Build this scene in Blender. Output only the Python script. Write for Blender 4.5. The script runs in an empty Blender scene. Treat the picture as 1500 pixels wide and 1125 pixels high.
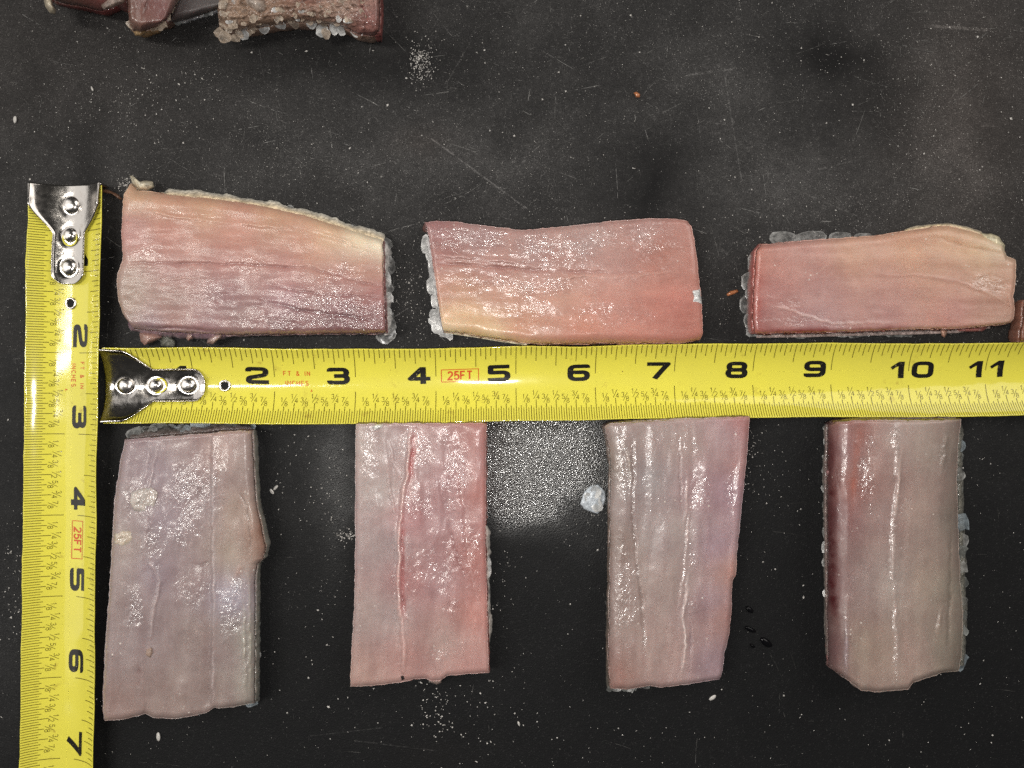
import bpy, math, random
import numpy as np
from mathutils import Vector, Matrix
random.seed(7)
RNG = np.random.default_rng(7)
scene = bpy.context.scene
C = scene.collection

# ------------------------------------------------------------------ camera
FPX = 1127.0                      # focal length in photograph pixels (1500 wide)
DIST = 0.2457                     # metres from lens to table along the axis
TH = math.radians(1.7)            # the phone leans a little to the right
CAM = np.array([-DIST*math.sin(TH), 0.0, DIST*math.cos(TH)])
cam = bpy.data.cameras.new('camera'); cam_o = bpy.data.objects.new('camera', cam); C.objects.link(cam_o)
cam_o.location = CAM.tolist(); cam_o.rotation_euler = (0, -TH, 0)
cam.sensor_width = 36; cam.lens = 36*FPX/1500; cam.clip_start = 0.005; cam.clip_end = 50
scene.camera = cam_o

# ------------------------------------------------------------------ light
world = bpy.data.worlds.new('World'); scene.world = world; world.use_nodes = True
bg = world.node_tree.nodes['Background']; bg.inputs[0].default_value = (1.0, 0.97, 0.92, 1); bg.inputs[1].default_value = 0.04

def lamp(name, kind, loc, target, power, size, size_y=None, col=(1, 1, 1)):
    l = bpy.data.lights.new(name, kind); o = bpy.data.objects.new(name, l); C.objects.link(o)
    l.energy = power; l.color = col
    if kind == 'AREA':
        l.shape = 'RECTANGLE' if size_y else 'DISK'; l.size = size
        if size_y: l.size_y = size_y
    else: l.shadow_soft_size = size
    o.location = loc
    o.rotation_euler = (Vector(target)-Vector(loc)).to_track_quat('-Z', 'Y').to_euler()
    return o
lamp('phone_flash', 'POINT', (CAM[0]+0.001, CAM[1]-0.016, CAM[2]+0.002), (0, 0, 0), 1.0, 0.0035, col=(1, 0.97, 0.93))
lamp('ceiling_tube', 'AREA', (-0.70, 0.06, 1.25), (-0.1, 0, 0), 8.0, 0.09, 0.75, col=(1.0, 0.96, 0.88))
lamp('left_fill', 'AREA', (-1.55, 0.25, 1.05), (0, 0, 0), 13.0, 1.9, 1.6, col=(1.0, 0.97, 0.93))  # soft fill added out of view on the left, not a known source
lamp('room_lamp', 'AREA', (1.5, 1.15, 1.3), (0, 0, 0), 27.0, 1.7, 1.7, col=(1.0, 0.95, 0.89))
vs = scene.view_settings; vs.view_transform = 'Standard'; vs.look = 'None'; vs.exposure = 0.0; vs.gamma = 1.0
scene.cycles.use_denoising = False      # the fine wet sparkle is finer than the denoiser keeps
scene.cycles.max_bounces = 6; scene.cycles.transparent_max_bounces = 12

# ------------------------------------------------------------------ helpers
def P(px, py, z=0.0):
    """a spot of the photograph at height z (metres) -> the point of the place it shows"""
    px = np.asarray(px, float); py = np.asarray(py, float); z = np.asarray(z, float)
    u = (px-750)/FPX; v = -(py-562.5)/FPX
    dx = math.sin(TH)+u*math.cos(TH); dy = v; dz = -math.cos(TH)+u*math.sin(TH)
    t = (z-CAM[2])/dz
    return np.stack([CAM[0]+t*dx, CAM[1]+t*dy, np.broadcast_to(z, t.shape)+0*t], -1)
PX = 0.0254/116.5                 # metres per photograph pixel near the table

def lin(c):
    c = np.asarray(c, float)/255.0
    return np.where(c <= 0.04045, c/12.92, ((c+0.055)/1.055)**2.4)

_TAB = RNG.random((8, 256, 256))
def vnoise(x, y, seed=0):
    seed = int(seed); T = _TAB[seed % 8]; x = np.asarray(x, float)+seed*17.3; y = np.asarray(y, float)+seed*9.7
    xi = np.floor(x).astype(int); yi = np.floor(y).astype(int); fx = x-xi; fy = y-yi
    fx = fx*fx*(3-2*fx); fy = fy*fy*(3-2*fy)
    a = T[xi & 255, yi & 255]; b = T[(xi+1) & 255, yi & 255]; c = T[xi & 255, (yi+1) & 255]; d = T[(xi+1) & 255, (yi+1) & 255]
    return (a*(1-fx)+b*fx)*(1-fy)+(c*(1-fx)+d*fx)*fy
def fbm(x, y, seed=0, o=4, g=0.5):
    s = 0; a = 1; t = 0
    for k in range(o):
        s = s+a*vnoise(x*2**k, y*2**k, seed+k); t += a; a *= g
    return s/t-0.5

def link(o, parent=None):
    C.objects.link(o)
    if parent is not None: o.parent = parent
    return o
def tag(o, label=None, cat=None, group=None, kind=None):
    if label: o['label'] = label
    if cat: o['category'] = cat
    if group: o['group'] = group
    if kind: o['kind'] = kind
    return o
def empty(name, loc=(0, 0, 0)):
    o = bpy.data.objects.new(name, None); o.empty_display_size = 0.01; C.objects.link(o); o.location = loc
    return o

def mesh_np(name, v, faces, mat, parent=None, col=None, wet=None, smooth=True, origin=None):
    """v (n,3) world coordinates, faces list of index arrays (k,3) or (k,4)"""
    v = np.asarray(v, float)
    if parent is not None: v = v-np.array(parent.location)
    elif origin is not None: v = v-np.asarray(origin)
    me = bpy.data.meshes.new(name)
    faces = [np.asarray(f, np.int32) for f in (faces if isinstance(faces, list) else [faces]) if len(f)]
    loops = np.concatenate([f.ravel() for f in faces]); sizes = np.concatenate([np.full(len(f), f.shape[1], np.int32) for f in faces])
    me.vertices.add(len(v)); me.vertices.foreach_set('co', v.ravel().astype(np.float32))
    me.loops.add(len(loops)); me.loops.foreach_set('vertex_index', loops.astype(np.int32))
    me.polygons.add(len(sizes))
    st = np.concatenate([[0], np.cumsum(sizes)[:-1]]).astype(np.int32)
    me.polygons.foreach_set('loop_start', st)
    me.polygons.foreach_set('use_smooth', np.full(len(sizes), smooth))
    me.update(calc_edges=True); me.validate()
    if col is not None:
        a = me.attributes.new('Col', 'FLOAT_COLOR', 'POINT')
        col = np.broadcast_to(np.asarray(col, float), (len(v), 3))
        a.data.foreach_set('color', np.concatenate([col, np.ones((len(v), 1))], 1).astype(np.float32).ravel())
    if wet is not None:
        a = me.attributes.new('wet', 'FLOAT', 'POINT')
        a.data.foreach_set('value', np.broadcast_to(np.asarray(wet, float), (len(v),)).astype(np.float32).copy())
    if mat: me.materials.append(mat)
    o = bpy.data.objects.new(name, me); link(o, parent)
    if parent is None and origin is not None: o.location = tuple(origin)
    return o
def grid_faces(n, m, off=0, close=False):
    i, j = np.meshgrid(np.arange(n-1), np.arange(m if close else m-1), indexing='ij')
    j2 = (j+1) % m
    return np.stack([off+i*m+j, off+(i+1)*m+j, off+(i+1)*m+j2, off+i*m+j2], -1).reshape(-1, 4)

# ------------------------------------------------------------------ materials
class NT:
    def __init__(s, name):
        s.m = bpy.data.materials.new(name); s.m.use_nodes = True; s.t = s.m.node_tree; s.n = s.t.nodes; s.p = s.n['Principled BSDF']
    def new(s, typ, **kw):
        n = s.n.new(typ)
        for k, v in kw.items(): setattr(n, k, v)
        return n
    def put(s, sock, v):
        if hasattr(v, 'is_output') or isinstance(v, bpy.types.NodeSocket): s.t.links.new(v, sock)
        elif v is not None: sock.default_value = v
    def math(s, op, a, b=None, c=None, clamp=False):
        n = s.new('ShaderNodeMath', operation=op, use_clamp=clamp)
        for i, x in enumerate((a, b, c)): s.put(n.inputs[i], x)
        return n.outputs[0]
    def noise(s, vec, scale, detail=3, rough=0.5, dist=0.0):
        n = s.new('ShaderNodeTexNoise'); s.put(n.inputs['Vector'], vec); n.inputs['Scale'].default_value = scale
        n.inputs['Detail'].default_value = detail; n.inputs['Roughness'].default_value = rough; n.inputs['Distortion'].default_value = dist
        return n.outputs['Fac']
    def voro(s, vec, scale, feature='F1'):
        n = s.new('ShaderNodeTexVoronoi', feature=feature); s.put(n.inputs['Vector'], vec); n.inputs['Scale'].default_value = scale
        return n.outputs[0]
    def ramp(s, f, lo, hi, a=0.0, b=1.0):
        n = s.new('ShaderNodeMapRange', interpolation_type='SMOOTHSTEP'); s.put(n.inputs[0], f)
        for i, x in zip((1, 2, 3, 4), (lo, hi, a, b)): s.put(n.inputs[i], x)
        return n.outputs[0]
    def mix(s, f, a, b, mode='MIX'):
        n = s.new('ShaderNodeMix', data_type='RGBA', blend_type=mode); s.put(n.inputs[0], f)
        for i, x in ((6, a), (7, b)):
            if isinstance(x, tuple): x = x+(1,) if len(x) == 3 else x
            s.put(n.inputs[i], x)
        return n.outputs[2]
    def bump(s, h, dist, strength=1.0, nrm=None):
        n = s.new('ShaderNodeBump'); s.put(n.inputs['Height'], h); n.inputs['Distance'].default_value = dist
        s.put(n.inputs['Strength'], strength)
        if nrm is not None: s.put(n.inputs['Normal'], nrm)
        return n.outputs[0]
    def obj(s): return s.new('ShaderNodeTexCoord').outputs['Object']
    def attr(s, name, fac=False):
        n = s.new('ShaderNodeAttribute', attribute_name=name); return n.outputs['Fac' if fac else 'Color']
    def mapping(s, vec, scale=(1, 1, 1), rot=(0, 0, 0)):
        n = s.new('ShaderNodeMapping'); s.put(n.inputs[0], vec); n.inputs['Scale'].default_value = scale; n.inputs['Rotation'].default_value = rot
        return n.outputs[0]
    def set(s, **kw):
        for k, v in kw.items():
            k = k.replace('_', ' ')
            if isinstance(v, tuple) and len(v) == 3 and 'Radius' not in k: v = v+(1,)
            s.put(s.p.inputs[k], v)

def flesh_mat(name, fibre):
    """fibre: 0 the muscle runs along x, 1 along y"""
    t = NT(name); ob = t.obj(); col = t.attr('Col'); wet = t.attr('wet', True)
    fs = (0.34, 1, 1) if fibre == 0 else (1, 0.34, 1)
    fib = t.noise(t.mapping(ob, fs), 1500, 4, 0.6, 0.4)
    mot = t.noise(ob, 260, 4, 0.6)
    grain = t.noise(ob, 2600, 3, 0.6)
    mp = t.mapping(ob, (0.6, 1, 1) if fibre == 0 else (1, 0.6, 1)); wet = t.math('MULTIPLY', wet, t.ramp(t.noise(mp, 230, 3, 0.6, 0.6), 0.36, 0.60, 0.12, 1.0)); wr = t.math('ADD', t.noise(mp, 520, 2, 0.5, 1.0), t.math('MULTIPLY', t.noise(mp, 1250, 2, 0.5, 0.8), 0.5))
    k = t.math('ADD', 0.68, t.math('MULTIPLY', fib, 0.18)); k = t.math('ADD', k, t.math('MULTIPLY', mot, 0.26)); k = t.math('ADD', k, t.math('MULTIPLY', grain, 0.12))
    base = t.mix(1.0, col, t.new('ShaderNodeCombineColor').outputs[0], 'MULTIPLY')
    cc = [n for n in t.n if n.bl_idname == 'ShaderNodeCombineColor'][0]
    for i in range(3): t.put(cc.inputs[i], k)
    speck = t.ramp(t.voro(ob, 420), 0.16, 0.08)
    speck = t.math('MULTIPLY', speck, t.ramp(t.noise(ob, 95, 2), 0.55, 0.7))
    base = t.mix(t.math('MULTIPLY', speck, 0.7), base, (0.72, 0.66, 0.60))
    b1 = t.bump(fib, 0.00009, 0.6)
    b2 = t.bump(grain, 0.00007, t.math('ADD', 0.4, t.math('MULTIPLY', wet, 0.5)), b1)
    b3 = t.bump(wr, 0.0015, t.math('ADD', 0.05, t.math('MULTIPLY', wet, 0.75), clamp=True), b1)
    t.set(Base_Color=base, Roughness=0.42, Normal=b2, Coat_Normal=b3, Subsurface_Weight=0.28, Subsurface_Radius=(1.0, 0.6, 0.5), Subsurface_Scale=0.0022,
          Coat_Weight=t.math('ADD', 0.07, t.math('MULTIPLY', wet, 0.93), clamp=True), Coat_Roughness=0.19, Coat_IOR=2.4, Specular_IOR_Level=0.4)
    t.p.subsurface_method = 'RANDOM_WALK'
    return t.m
M_FLESHX = flesh_mat('wet fish flesh lengthwise', 0); M_FLESHY = flesh_mat('wet fish flesh upright', 1)

def skin_mat(name, bumpd=0.0007, rough=0.38):
    t = NT(name); ob = t.obj(); col = t.attr('Col')
    v = t.voro(ob, 520, 'SMOOTH_F1'); g = t.noise(ob, 900, 5, 0.65, 0.6)
    k = t.ramp(g, 0.25, 0.8, 0.45, 1.35)
    cc = t.new('ShaderNodeCombineColor')
    for i in range(3): t.put(cc.inputs[i], k)
    b = t.bump(g, bumpd, 0.8, t.bump(v, bumpd*1.4, 0.6))
    t.set(Base_Color=t.mix(1.0, col, cc.outputs[0], 'MULTIPLY'), Roughness=rough, Normal=b, Coat_Weight=0.5, Coat_Roughness=0.15)
    return t.m
M_SKIN = skin_mat('scaly fish skin')
M_FAT = skin_mat('soft white fat', 0.0003, 0.4)

def scale_mat(name, tint, alpha, coat=0.35):
    t = NT(name); ob = t.obj()
    w = t.new('ShaderNodeTexWave', wave_type='RINGS', rings_direction='Z'); t.put(w.inputs['Vector'], ob)
    w.inputs['Scale'].default_value = 1.6; w.inputs['Distortion'].default_value = 1.5; w.inputs['Detail'].default_value = 2
    g = t.noise(t.new('ShaderNodeTexCoord').outputs['Object'], 3.0, 4)
    gw = t.noise(t.new('ShaderNodeNewGeometry').outputs['Position'], 420, 4, 0.65)
    rnd = t.new('ShaderNodeObjectInfo').outputs['Random']
    c = t.mix(t.ramp(gw, 0.3, 0.75), tuple(x*0.55 for x in tint), tuple(min(1, x*1.25) for x in tint))
    b = t.bump(t.math('ADD', w.outputs[1], t.math('MULTIPLY', gw, 2.0)), 0.00010, 0.6)
    t.set(Base_Color=c, Roughness=0.3, Normal=b, Coat_Weight=coat, Coat_Roughness=0.16, Specular_IOR_Level=0.5)
    tr = t.new('ShaderNodeBsdfTransparent'); mx = t.new('ShaderNodeMixShader'); out = t.n['Material Output']
    rl = t.new('ShaderNodeVectorMath', operation='LENGTH'); t.put(rl.inputs[0], ob)
    a = t.math('ADD', alpha-0.18, t.math('MULTIPLY', t.ramp(gw, 0.35, 0.7), 0.25)); a = t.math('ADD', a, t.math('MULTIPLY', t.ramp(rl.outputs['Value'], 0.72, 0.98), 0.3), clamp=True)
    a = t.math('ADD', a, t.math('MULTIPLY', t.math('SUBTRACT', rnd, 0.5), 0.2), clamp=True)
    t.put(mx.inputs[0], a); t.t.links.new(tr.outputs[0], mx.inputs[1]); t.t.links.new(t.p.outputs[0], mx.inputs[2]); t.t.links.new(mx.outputs[0], out.inputs[0])
    return t.m
M_SCALE = scale_mat('clear fish scale', (0.42, 0.42, 0.41), 0.34)
M_SCALEW = scale_mat('milky fish scale', (0.66, 0.66, 0.65), 0.74)
M_SCALEG = scale_mat('grey fish scale', (0.22, 0.23, 0.22), 0.60)
M_SCALET = scale_mat('tan fish scale', (0.44, 0.35, 0.27), 0.78, 0.2)
M_SCALEB = scale_mat('bluish fish scale', (0.34, 0.40, 0.44), 0.60)

def tape_mat():
    t = NT('yellow lacquered tape'); ob = t.obj()
    g = t.noise(ob, 300, 5, 0.7); s = t.noise(t.mapping(ob, (0.2, 1, 1), (0, 0, 0.3)), 900, 3)
    low = t.noise(ob, 45, 3)
    c = t.mix(t.ramp(low, 0.3, 0.7), (0.77, 0.70, 0.085), (0.73, 0.665, 0.090))
    stain = t.math('MULTIPLY', t.ramp(g, 0.54, 0.72), t.ramp(t.noise(ob, 60, 3), 0.50, 0.66))
    c = t.mix(t.math('MULTIPLY', stain, 0.55), c, (0.26, 0.13, 0.03))
    c = t.mix(t.math('MULTIPLY', t.ramp(t.voro(ob, 300), 0.075, 0.04), t.ramp(t.noise(ob, 120, 1), 0.5, 0.65)), c, (0.20, 0.13, 0.03))
    b = t.bump(t.noise(ob, 160, 2), 0.0003, 0.25)
    b = t.bump(s, 0.00003, 0.4, b)
    t.set(Base_Color=c, Roughness=t.ramp(g, 0.3, 0.8, 0.28, 0.42), Normal=b, Coat_Weight=0.8, Coat_Roughness=0.09, Specular_IOR_Level=0.12)
    return t.m
M_TAPE = tape_mat()
def print_mat(name, c, wear):
    t = NT(name); ob = t.obj(); g = t.noise(ob, 1400, 3, 0.7)
    m = t.math('MULTIPLY', t.ramp(g, 0.60, 0.70), t.ramp(t.noise(ob, 150, 2), 0.5, 0.6))
    t.set(Base_Color=t.mix(t.math('MULTIPLY', m, wear), c, (0.45, 0.40, 0.18)), Roughness=0.4, Coat_Weight=0.6, Coat_Roughness=0.10, Specular_IOR_Level=0.12)
    return t.m
M_BLACK = print_mat('black tape print', (0.012, 0.011, 0.010), 0.8)
M_TICK = print_mat('thin black tape print', (0.11, 0.085, 0.013), 0.4)
M_RED = print_mat('red tape print', (0.62, 0.085, 0.02), 0.5)

def metal_mat(name, base, rough, rust):
    t = NT(name); ob = t.obj()
    s = t.noise(t.mapping(ob, (1, 0.25, 1)), 1500, 4, 0.7); g = t.noise(ob, 420, 5, 0.7)
    c = t.mix(t.math('MULTIPLY', t.ramp(g, 0.56, 0.68), rust), base, (0.16, 0.085, 0.035))
    t.set(Base_Color=c, Metallic=1.0, Roughness=t.ramp(g, 0.3, 0.7, rough, rough+0.10), Normal=t.bump(g, 0.00010, 0.35, t.bump(s, 0.00004, 0.6)))
    return t.m
M_STEEL = metal_mat('worn nickel plate', (0.46, 0.435, 0.41), 0.13, 0.25)
M_RIVET = metal_mat('steel rivet', (0.72, 0.69, 0.66), 0.18, 0.25)
def flat_mat(name, c, rough=0.6, **kw):
    t = NT(name); ob = t.obj(); g = t.noise(ob, 800, 3)
    t.set(Base_Color=t.mix(g, tuple(x*0.75 for x in c), tuple(min(1, x*1.2) for x in c)), Roughness=rough, **kw); return t.m
M_HOLE = flat_mat('dark hole', (0.006, 0.006, 0.006), 0.9)
M_FLECK = flat_mat('pale crumbs', (0.55, 0.53, 0.50), 0.5)
M_ORANGE = flat_mat('orange flesh crumb', (0.45, 0.17, 0.07), 0.4, Coat_Weight=0.5)
M_BROWN = flat_mat('brown sinew', (0.15, 0.075, 0.045), 0.35, Coat_Weight=0.5)
tm = NT('water on black'); tm.set(Base_Color=(0.004, 0.004, 0.005), Roughness=0.05, IOR=1.33); M_WATER = tm.m

# ------------------------------------------------------------------ the table top
def seg_mask(t, sx, sy, p0, p1, w):
    a = P(*p0); b = P(*p1); ax, ay = float(a[0]), float(a[1]); dx, dy = float(b[0]-a[0]), float(b[1]-a[1]); L2 = dx*dx+dy*dy
    rx = t.math('SUBTRACT', sx, ax); ry = t.math('SUBTRACT', sy, ay)
    h = t.math('DIVIDE', t.math('ADD', t.math('MULTIPLY', rx, dx), t.math('MULTIPLY', ry, dy)), L2, clamp=True)
    ex = t.math('SUBTRACT', rx, t.math('MULTIPLY', h, dx)); ey = t.math('SUBTRACT', ry, t.math('MULTIPLY', h, dy))
    d = t.math('SQRT', t.math('ADD', t.math('MULTIPLY', ex, ex), t.math('MULTIPLY', ey, ey)))
    return t.ramp(d, w*PX*0.6, w*PX*0.1)
def table_mat():
    t = NT('worn black board'); ob = t.obj(); dust = t.attr('Col')
    sep = t.new('ShaderNodeSeparateColor'); t.put(sep.inputs[0], dust)
    d_amt, gloss, warm = sep.outputs[0], sep.outputs[1], sep.outputs[2]
    sx = t.new('ShaderNodeSeparateXYZ'); t.put(sx.inputs[0], ob); X, Y = sx.outputs[0], sx.outputs[1]
    n1 = t.noise(ob, 70, 6, 0.7, 0.4); n2 = t.noise(ob, 2700, 4, 0.85); n3 = t.noise(ob, 600, 4, 0.7)
    fl = t.voro(ob, 620); fl2 = t.voro(ob, 1500)
    streak = t.noise(t.mapping(ob, (1, 0.10, 1), (0, 0, 0.5)), 900, 2, 0.6); streak2 = t.noise(t.mapping(ob, (0.10, 1, 1), (0, 0, 0.35)), 800, 2, 0.6)
    grey = t.math('MULTIPLY', d_amt, t.ramp(n1, 0.30, 0.72, 0.75, 1.15))
    grey = t.math('MULTIPLY', grey, t.math('MULTIPLY', t.ramp(n2, 0.34, 0.68, 0.25, 2.0), t.ramp(n3, 0.34, 0.66, 0.85, 1.15)))
    scr = t.math('MULTIPLY', t.math('MAXIMUM', t.ramp(streak, 0.66, 0.76), t.ramp(streak2, 0.67, 0.77)), t.ramp(n3, 0.45, 0.65))
    grey = t.math('ADD', grey, t.math('MULTIPLY', t.math('MULTIPLY', scr, d_amt), 1.5))
    dots = t.math('MULTIPLY', t.ramp(fl2, 0.30, 0.14), t.ramp(n3, 0.43, 0.58))
    grey = t.math('ADD', grey, t.math('MULTIPLY', dots, t.math('ADD', 0.12, t.math('MULTIPLY', d_amt, 1.9))))
    m = None
    for p0, p1, w, k in [((632, 203), (772, 306), 3.0, 0.8), ((1062, 112), (1072, 175), 3.0, 0.5), ((1072, 175), (1086, 262), 2.6, 0.5), ((1008, 110), (1080, 100), 4.0, 0.55),
                         ((1365, 38), (1445, 44), 6.0, 0.65), ((572, 468), (600, 450), 2.2, 0.8), ((1170, 280), (1260, 318), 3.0, 0.3), ((1190, 250), (1250, 236), 3, 0.4),
                         ((820, 640), (850, 700), 2.0, 0.3), ((655, 120), (690, 60), 1.8, 0.3), ((575, 235), (600, 255), 2, 0.5), ((455, 1078), (560, 1066), 2, 0.25), ((520, 1085), (640, 1100), 2, 0.25), ((1040, 350), (1065, 372), 5, 0.35)]:
        s = t.math('MULTIPLY', seg_mask(t, X, Y, p0, p1, w), k); m = s if m is None else t.math('MAXIMUM', m, s)
    m = t.math('MULTIPLY', m, t.math('MULTIPLY', t.ramp(n2, 0.38, 0.60), t.ramp(n3, 0.40, 0.58, 0.15, 1.3)))
    grey = t.math('ADD', grey, m)
    grey = t.math('MINIMUM', grey, 1.0)
    dark = t.mix(warm, (0.0062, 0.0066, 0.0074), (0.014, 0.0115, 0.0105))
    pale = t.mix(warm, (0.140, 0.139, 0.138), (0.160, 0.138, 0.128))
    c = t.mix(grey, dark, pale)
    g1 = t.voro(ob, 2100); n4 = t.noise(ob, 3300, 2, 0.6)
    bs = t.math('ADD', 0.2, t.math('MULTIPLY', gloss, 0.75)); b = t.bump(g1, 0.00026, bs); b = t.bump(n4, 0.00014, bs, b)
    t.set(Base_Color=c, Roughness=t.ramp(gloss, 0.0, 1.0, 0.60, 0.27), Normal=b, Specular_IOR_Level=t.ramp(gloss, 0.0, 1.0, 0.08, 1.0), Coat_Weight=t.ramp(gloss, 0.45, 1.0, 0.0, 0.9), Coat_IOR=2.7, Coat_Roughness=0.23, Coat_Normal=b)
    return t.m
def ell(X, Y, cx, cy, rx, ry, p=2.0):
    return np.exp(-(((X-cx)/rx)**2+((Y-cy)/ry)**2)**(p/2))
def build_table():
    xs = np.concatenate([[-1.1, -0.7, -0.4, -0.28], np.linspace(-0.2, 0.2, 420), [0.28, 0.4, 0.7, 1.1]])
    ys = np.concatenate([[-0.9, -0.5, -0.3, -0.2], np.linspace(-0.15, 0.15, 320), [0.2, 0.3, 0.5, 0.9]])
    X, Y = np.meshgrid(xs, ys, indexing='ij')
    px = 750+X/PX; py = 562.5-Y/PX
    wob = 75*fbm(px/80, py/80, 1, 5, .6); wob2 = 75*fbm(px/80, py/80, 4, 5, .6); qx = px+wob; qy = py+wob2
    d = 0.02+0.17/(1+np.exp((qy-530)/85.0))
    d += 0.17*ell(qx, qy, 1180, 270, 170, 70)+0.13*ell(qx, qy, 1410, 130, 90, 150)+0.11*ell(qx, qy, 640, 230, 240, 50)+0.13*ell(qx, qy, 1080, 120, 80, 50)+.14*ell(qx, qy, 1420, 260, 50, 60)
    d -= 0.08*ell(qx, qy, 1300, 190, 70, 80)+0.18*ell(qx, qy, 1220, 90, 80, 50)+0.2*ell(qx, qy, 960, 260, 70, 60)+0.12*ell(qx, qy, 560, 90, 200, 40)+.22*ell(qx, qy, 155, 400, 22, 140)
    d += 0.10*ell(qx, qy, 30, 900, 60, 200)+0.06*ell(qx, qy, 470, 720, 70, 90)
    d *= 0.8+0.6*(fbm(px/45, py/45, 2, 4)+0.25)
    d = np.clip(d, 0.015, 1)
    g = 0.12+0*px
    g += 1.0*ell(qx, qy, 765, 650, 110, 115, 4)+0.4*ell(qx, qy, 880, 700, 50, 90)+.35*ell(qx, qy, 490, 690, 30, 120)
    g -= 0.5*(py < 510)*0+0.0
    g = g*(1-0.6/(1+np.exp((py-500)/40.0))); g = np.clip(g, 0, 1)
    w = np.clip(0.15+0.7*ell(qx, qy, 1440, 150, 140, 260)+0.3*ell(qx, qy, 100, 80, 240, 160)+0.4*ell(qx, qy, 620, 210, 40, 25)+0.3*ell(qx, qy, 640, 1110, 70, 30), 0, 1)
    w = np.where(py < 520, w*0.8+0.05, w*0.4)
    Z = 0.00003*fbm(px/14, py/14, 5, 3)
    v = np.stack([X, Y, Z], -1).reshape(-1, 3)
    o = mesh_np('table_top', v, grid_faces(len(xs), len(ys)), table_mat(), col=np.stack([d, g, w], -1).reshape(-1, 3))
    return tag(o, 'worn black board dusted with pale grit under all the pieces', kind='structure')
table = build_table()

# ------------------------------------------------------------------ lettering made of strokes
def bez(p, q, r, n=6): return [tuple((1-t)**2*np.array(p)+2*t*(1-t)*np.array(q)+t*t*np.array(r)) for t in np.linspace(0, 1, n)]
def rounded(pts, r, closed=False):
    pts = [np.array(p, float) for p in pts]; out = []; n = len(pts)
    for i, p in enumerate(pts):
        if not closed and i in (0, n-1): out.append(tuple(p)); continue
        a = pts[i-1]; b = pts[(i+1) % n]; la = np.linalg.norm(a-p); lb = np.linalg.norm(b-p); k = min(r[i] if isinstance(r, (list, tuple)) else r, la*0.49, lb*0.49)
        out += bez(p+(a-p)/la*k, p, p+(b-p)/lb*k)
    if closed: out.append(out[0])
    return out
def ribbon(pts, w, step=1.0):
    q = [np.array(pts[0], float)]
    for p in pts[1:]:
        p = np.array(p, float); L = np.linalg.norm(p-q[-1])
        if L < 1e-6: continue
        k = max(1, int(math.ceil(L/step))); a = q[-1]
        q += [a+(p-a)*i/k for i in range(1, k+1)]
    q = np.array(q); d = np.diff(q, axis=0); d /= np.linalg.norm(d, axis=1)[:, None]
    t = np.vstack([d[:1], d[:-1]+d[1:], d[-1:]])
    if np.linalg.norm(q[0]-q[-1]) < 1e-6: t[0] = t[-1] = d[0]+d[-1]
    tl = np.linalg.norm(t, axis=1); t = t/np.maximum(tl, 1e-9)[:, None]
    cs = np.ones(len(q)); cs[1:-1] = np.clip((d[:-1]*t[1:-1]).sum(1), 0.5, 1)
    nrm = np.stack([-t[:, 1], t[:, 0]], -1)*(w/2/cs)[:, None]
    v = np.empty((2*len(q), 2)); v[0::2] = q+nrm; v[1::2] = q-nrm
    f = np.array([[2*i, 2*i+1, 2*i+3, 2*i+2] for i in range(len(q)-1)])
    return v, f
def join(parts):
    V = []; F = []; k = 0
    for v, f in parts: V.append(v); F.append(f+k); k += len(v)
    return np.vstack(V), np.vstack(F)
W0, H0, S0 = 22.7, 25.0, 5.7     # wide bold numerals, drawn narrow and widened
XL, XR, YB, YT = S0/2, W0-S0/2, S0/2, H0-S0/2; YM = H0/2
BOLD = {
 '0': [(([(XL, YB), (XL, YT), (XR, YT), (XR, YB)]), True)],
 '2': [([(XL, YT-4.2), (XL, YT), (XR, YT), (XR, YM+1.0), (XL, YM-3.6), (XL, YB), (XR+S0/2, YB)], False)],
 '3': [([(XL, YT-3.2), (XL, YT), (XR-.6, YT), (XR-.6, YM), (XL+4.2, YM)], False), ([(XL+4.2, YM), (XR, YM), (XR, YB), (XL, YB), (XL, YB+3.2)], False)],
 '4': [([(W0*.68, 0), (W0*.68, H0)], False), ([(W0*.64, YT+1), (XL, 7.6), (W0, 7.6)], False)],
 '5': [([(XR+S0/2-1, YT), (XL, YT), (XL, YM+1), (XR, YM+1), (XR, YB), (XL, YB), (XL, YB+2.8)], False)],
 '6': [([(XR, YT-3.0), (XR, YT), (XL, YT), (XL, YB), (XR, YB), (XR, YM+.6), (XL, YM+.6)], False)],
 '7': [([(0, YT), (XR+1.2, YT), (W0*.36, 0)], False)],
 '8': [([(XL+.7, YM), (XL+.7, YT), (XR-.7, YT), (XR-.7, YM)], True), ([(XL, YB), (XL, YM), (XR, YM), (XR, YB)], True)],
 '9': [([(XL, YB+3.0), (XL, YB), (XR, YB), (XR, YT), (XL, YT), (XL, YM-.6), (XR, YM-.6)], False)],
}
def bold(ch):
    if ch == '1':
        w = 20.5
        outer = np.array([(0, 16.4), (10.6, 25), (w, 25), (w, 0), (w-8.6, 0), (w-8.6, 18.6), (3.6, 12.8)])
        v = []; f = []
        ys = np.linspace(0, 25, 9)
        for i, y in enumerate(ys): v += [(w-8.6, y), (w, y)]
        f += [[2*i, 2*i+1, 2*i+3, 2*i+2] for i in range(8)]
        k = len(v); v += [(0, 16.4), (3.2, 12.6), (6, 20.9), (7.3, 15.6), (w-8.6, 25), (w-8.6, 18.0)]
        f += [[k, k+1, k+3, k+2], [k+2, k+3, k+5, k+4]]
        return np.array(v), np.array(f), w
    ps = [ribbon(rounded(p, {'4': .1, '7': .1, '5': (0, .1, .1, 5.5, 5.5, 5.5, 0)}.get(ch, 6.0), c), S0 if ch != '7' else S0, 1.2) for p, c in BOLD[ch]]
    v, f = join(ps); v = v*np.array([33/W0, 1.0])
    return v, f, 33.0
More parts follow.
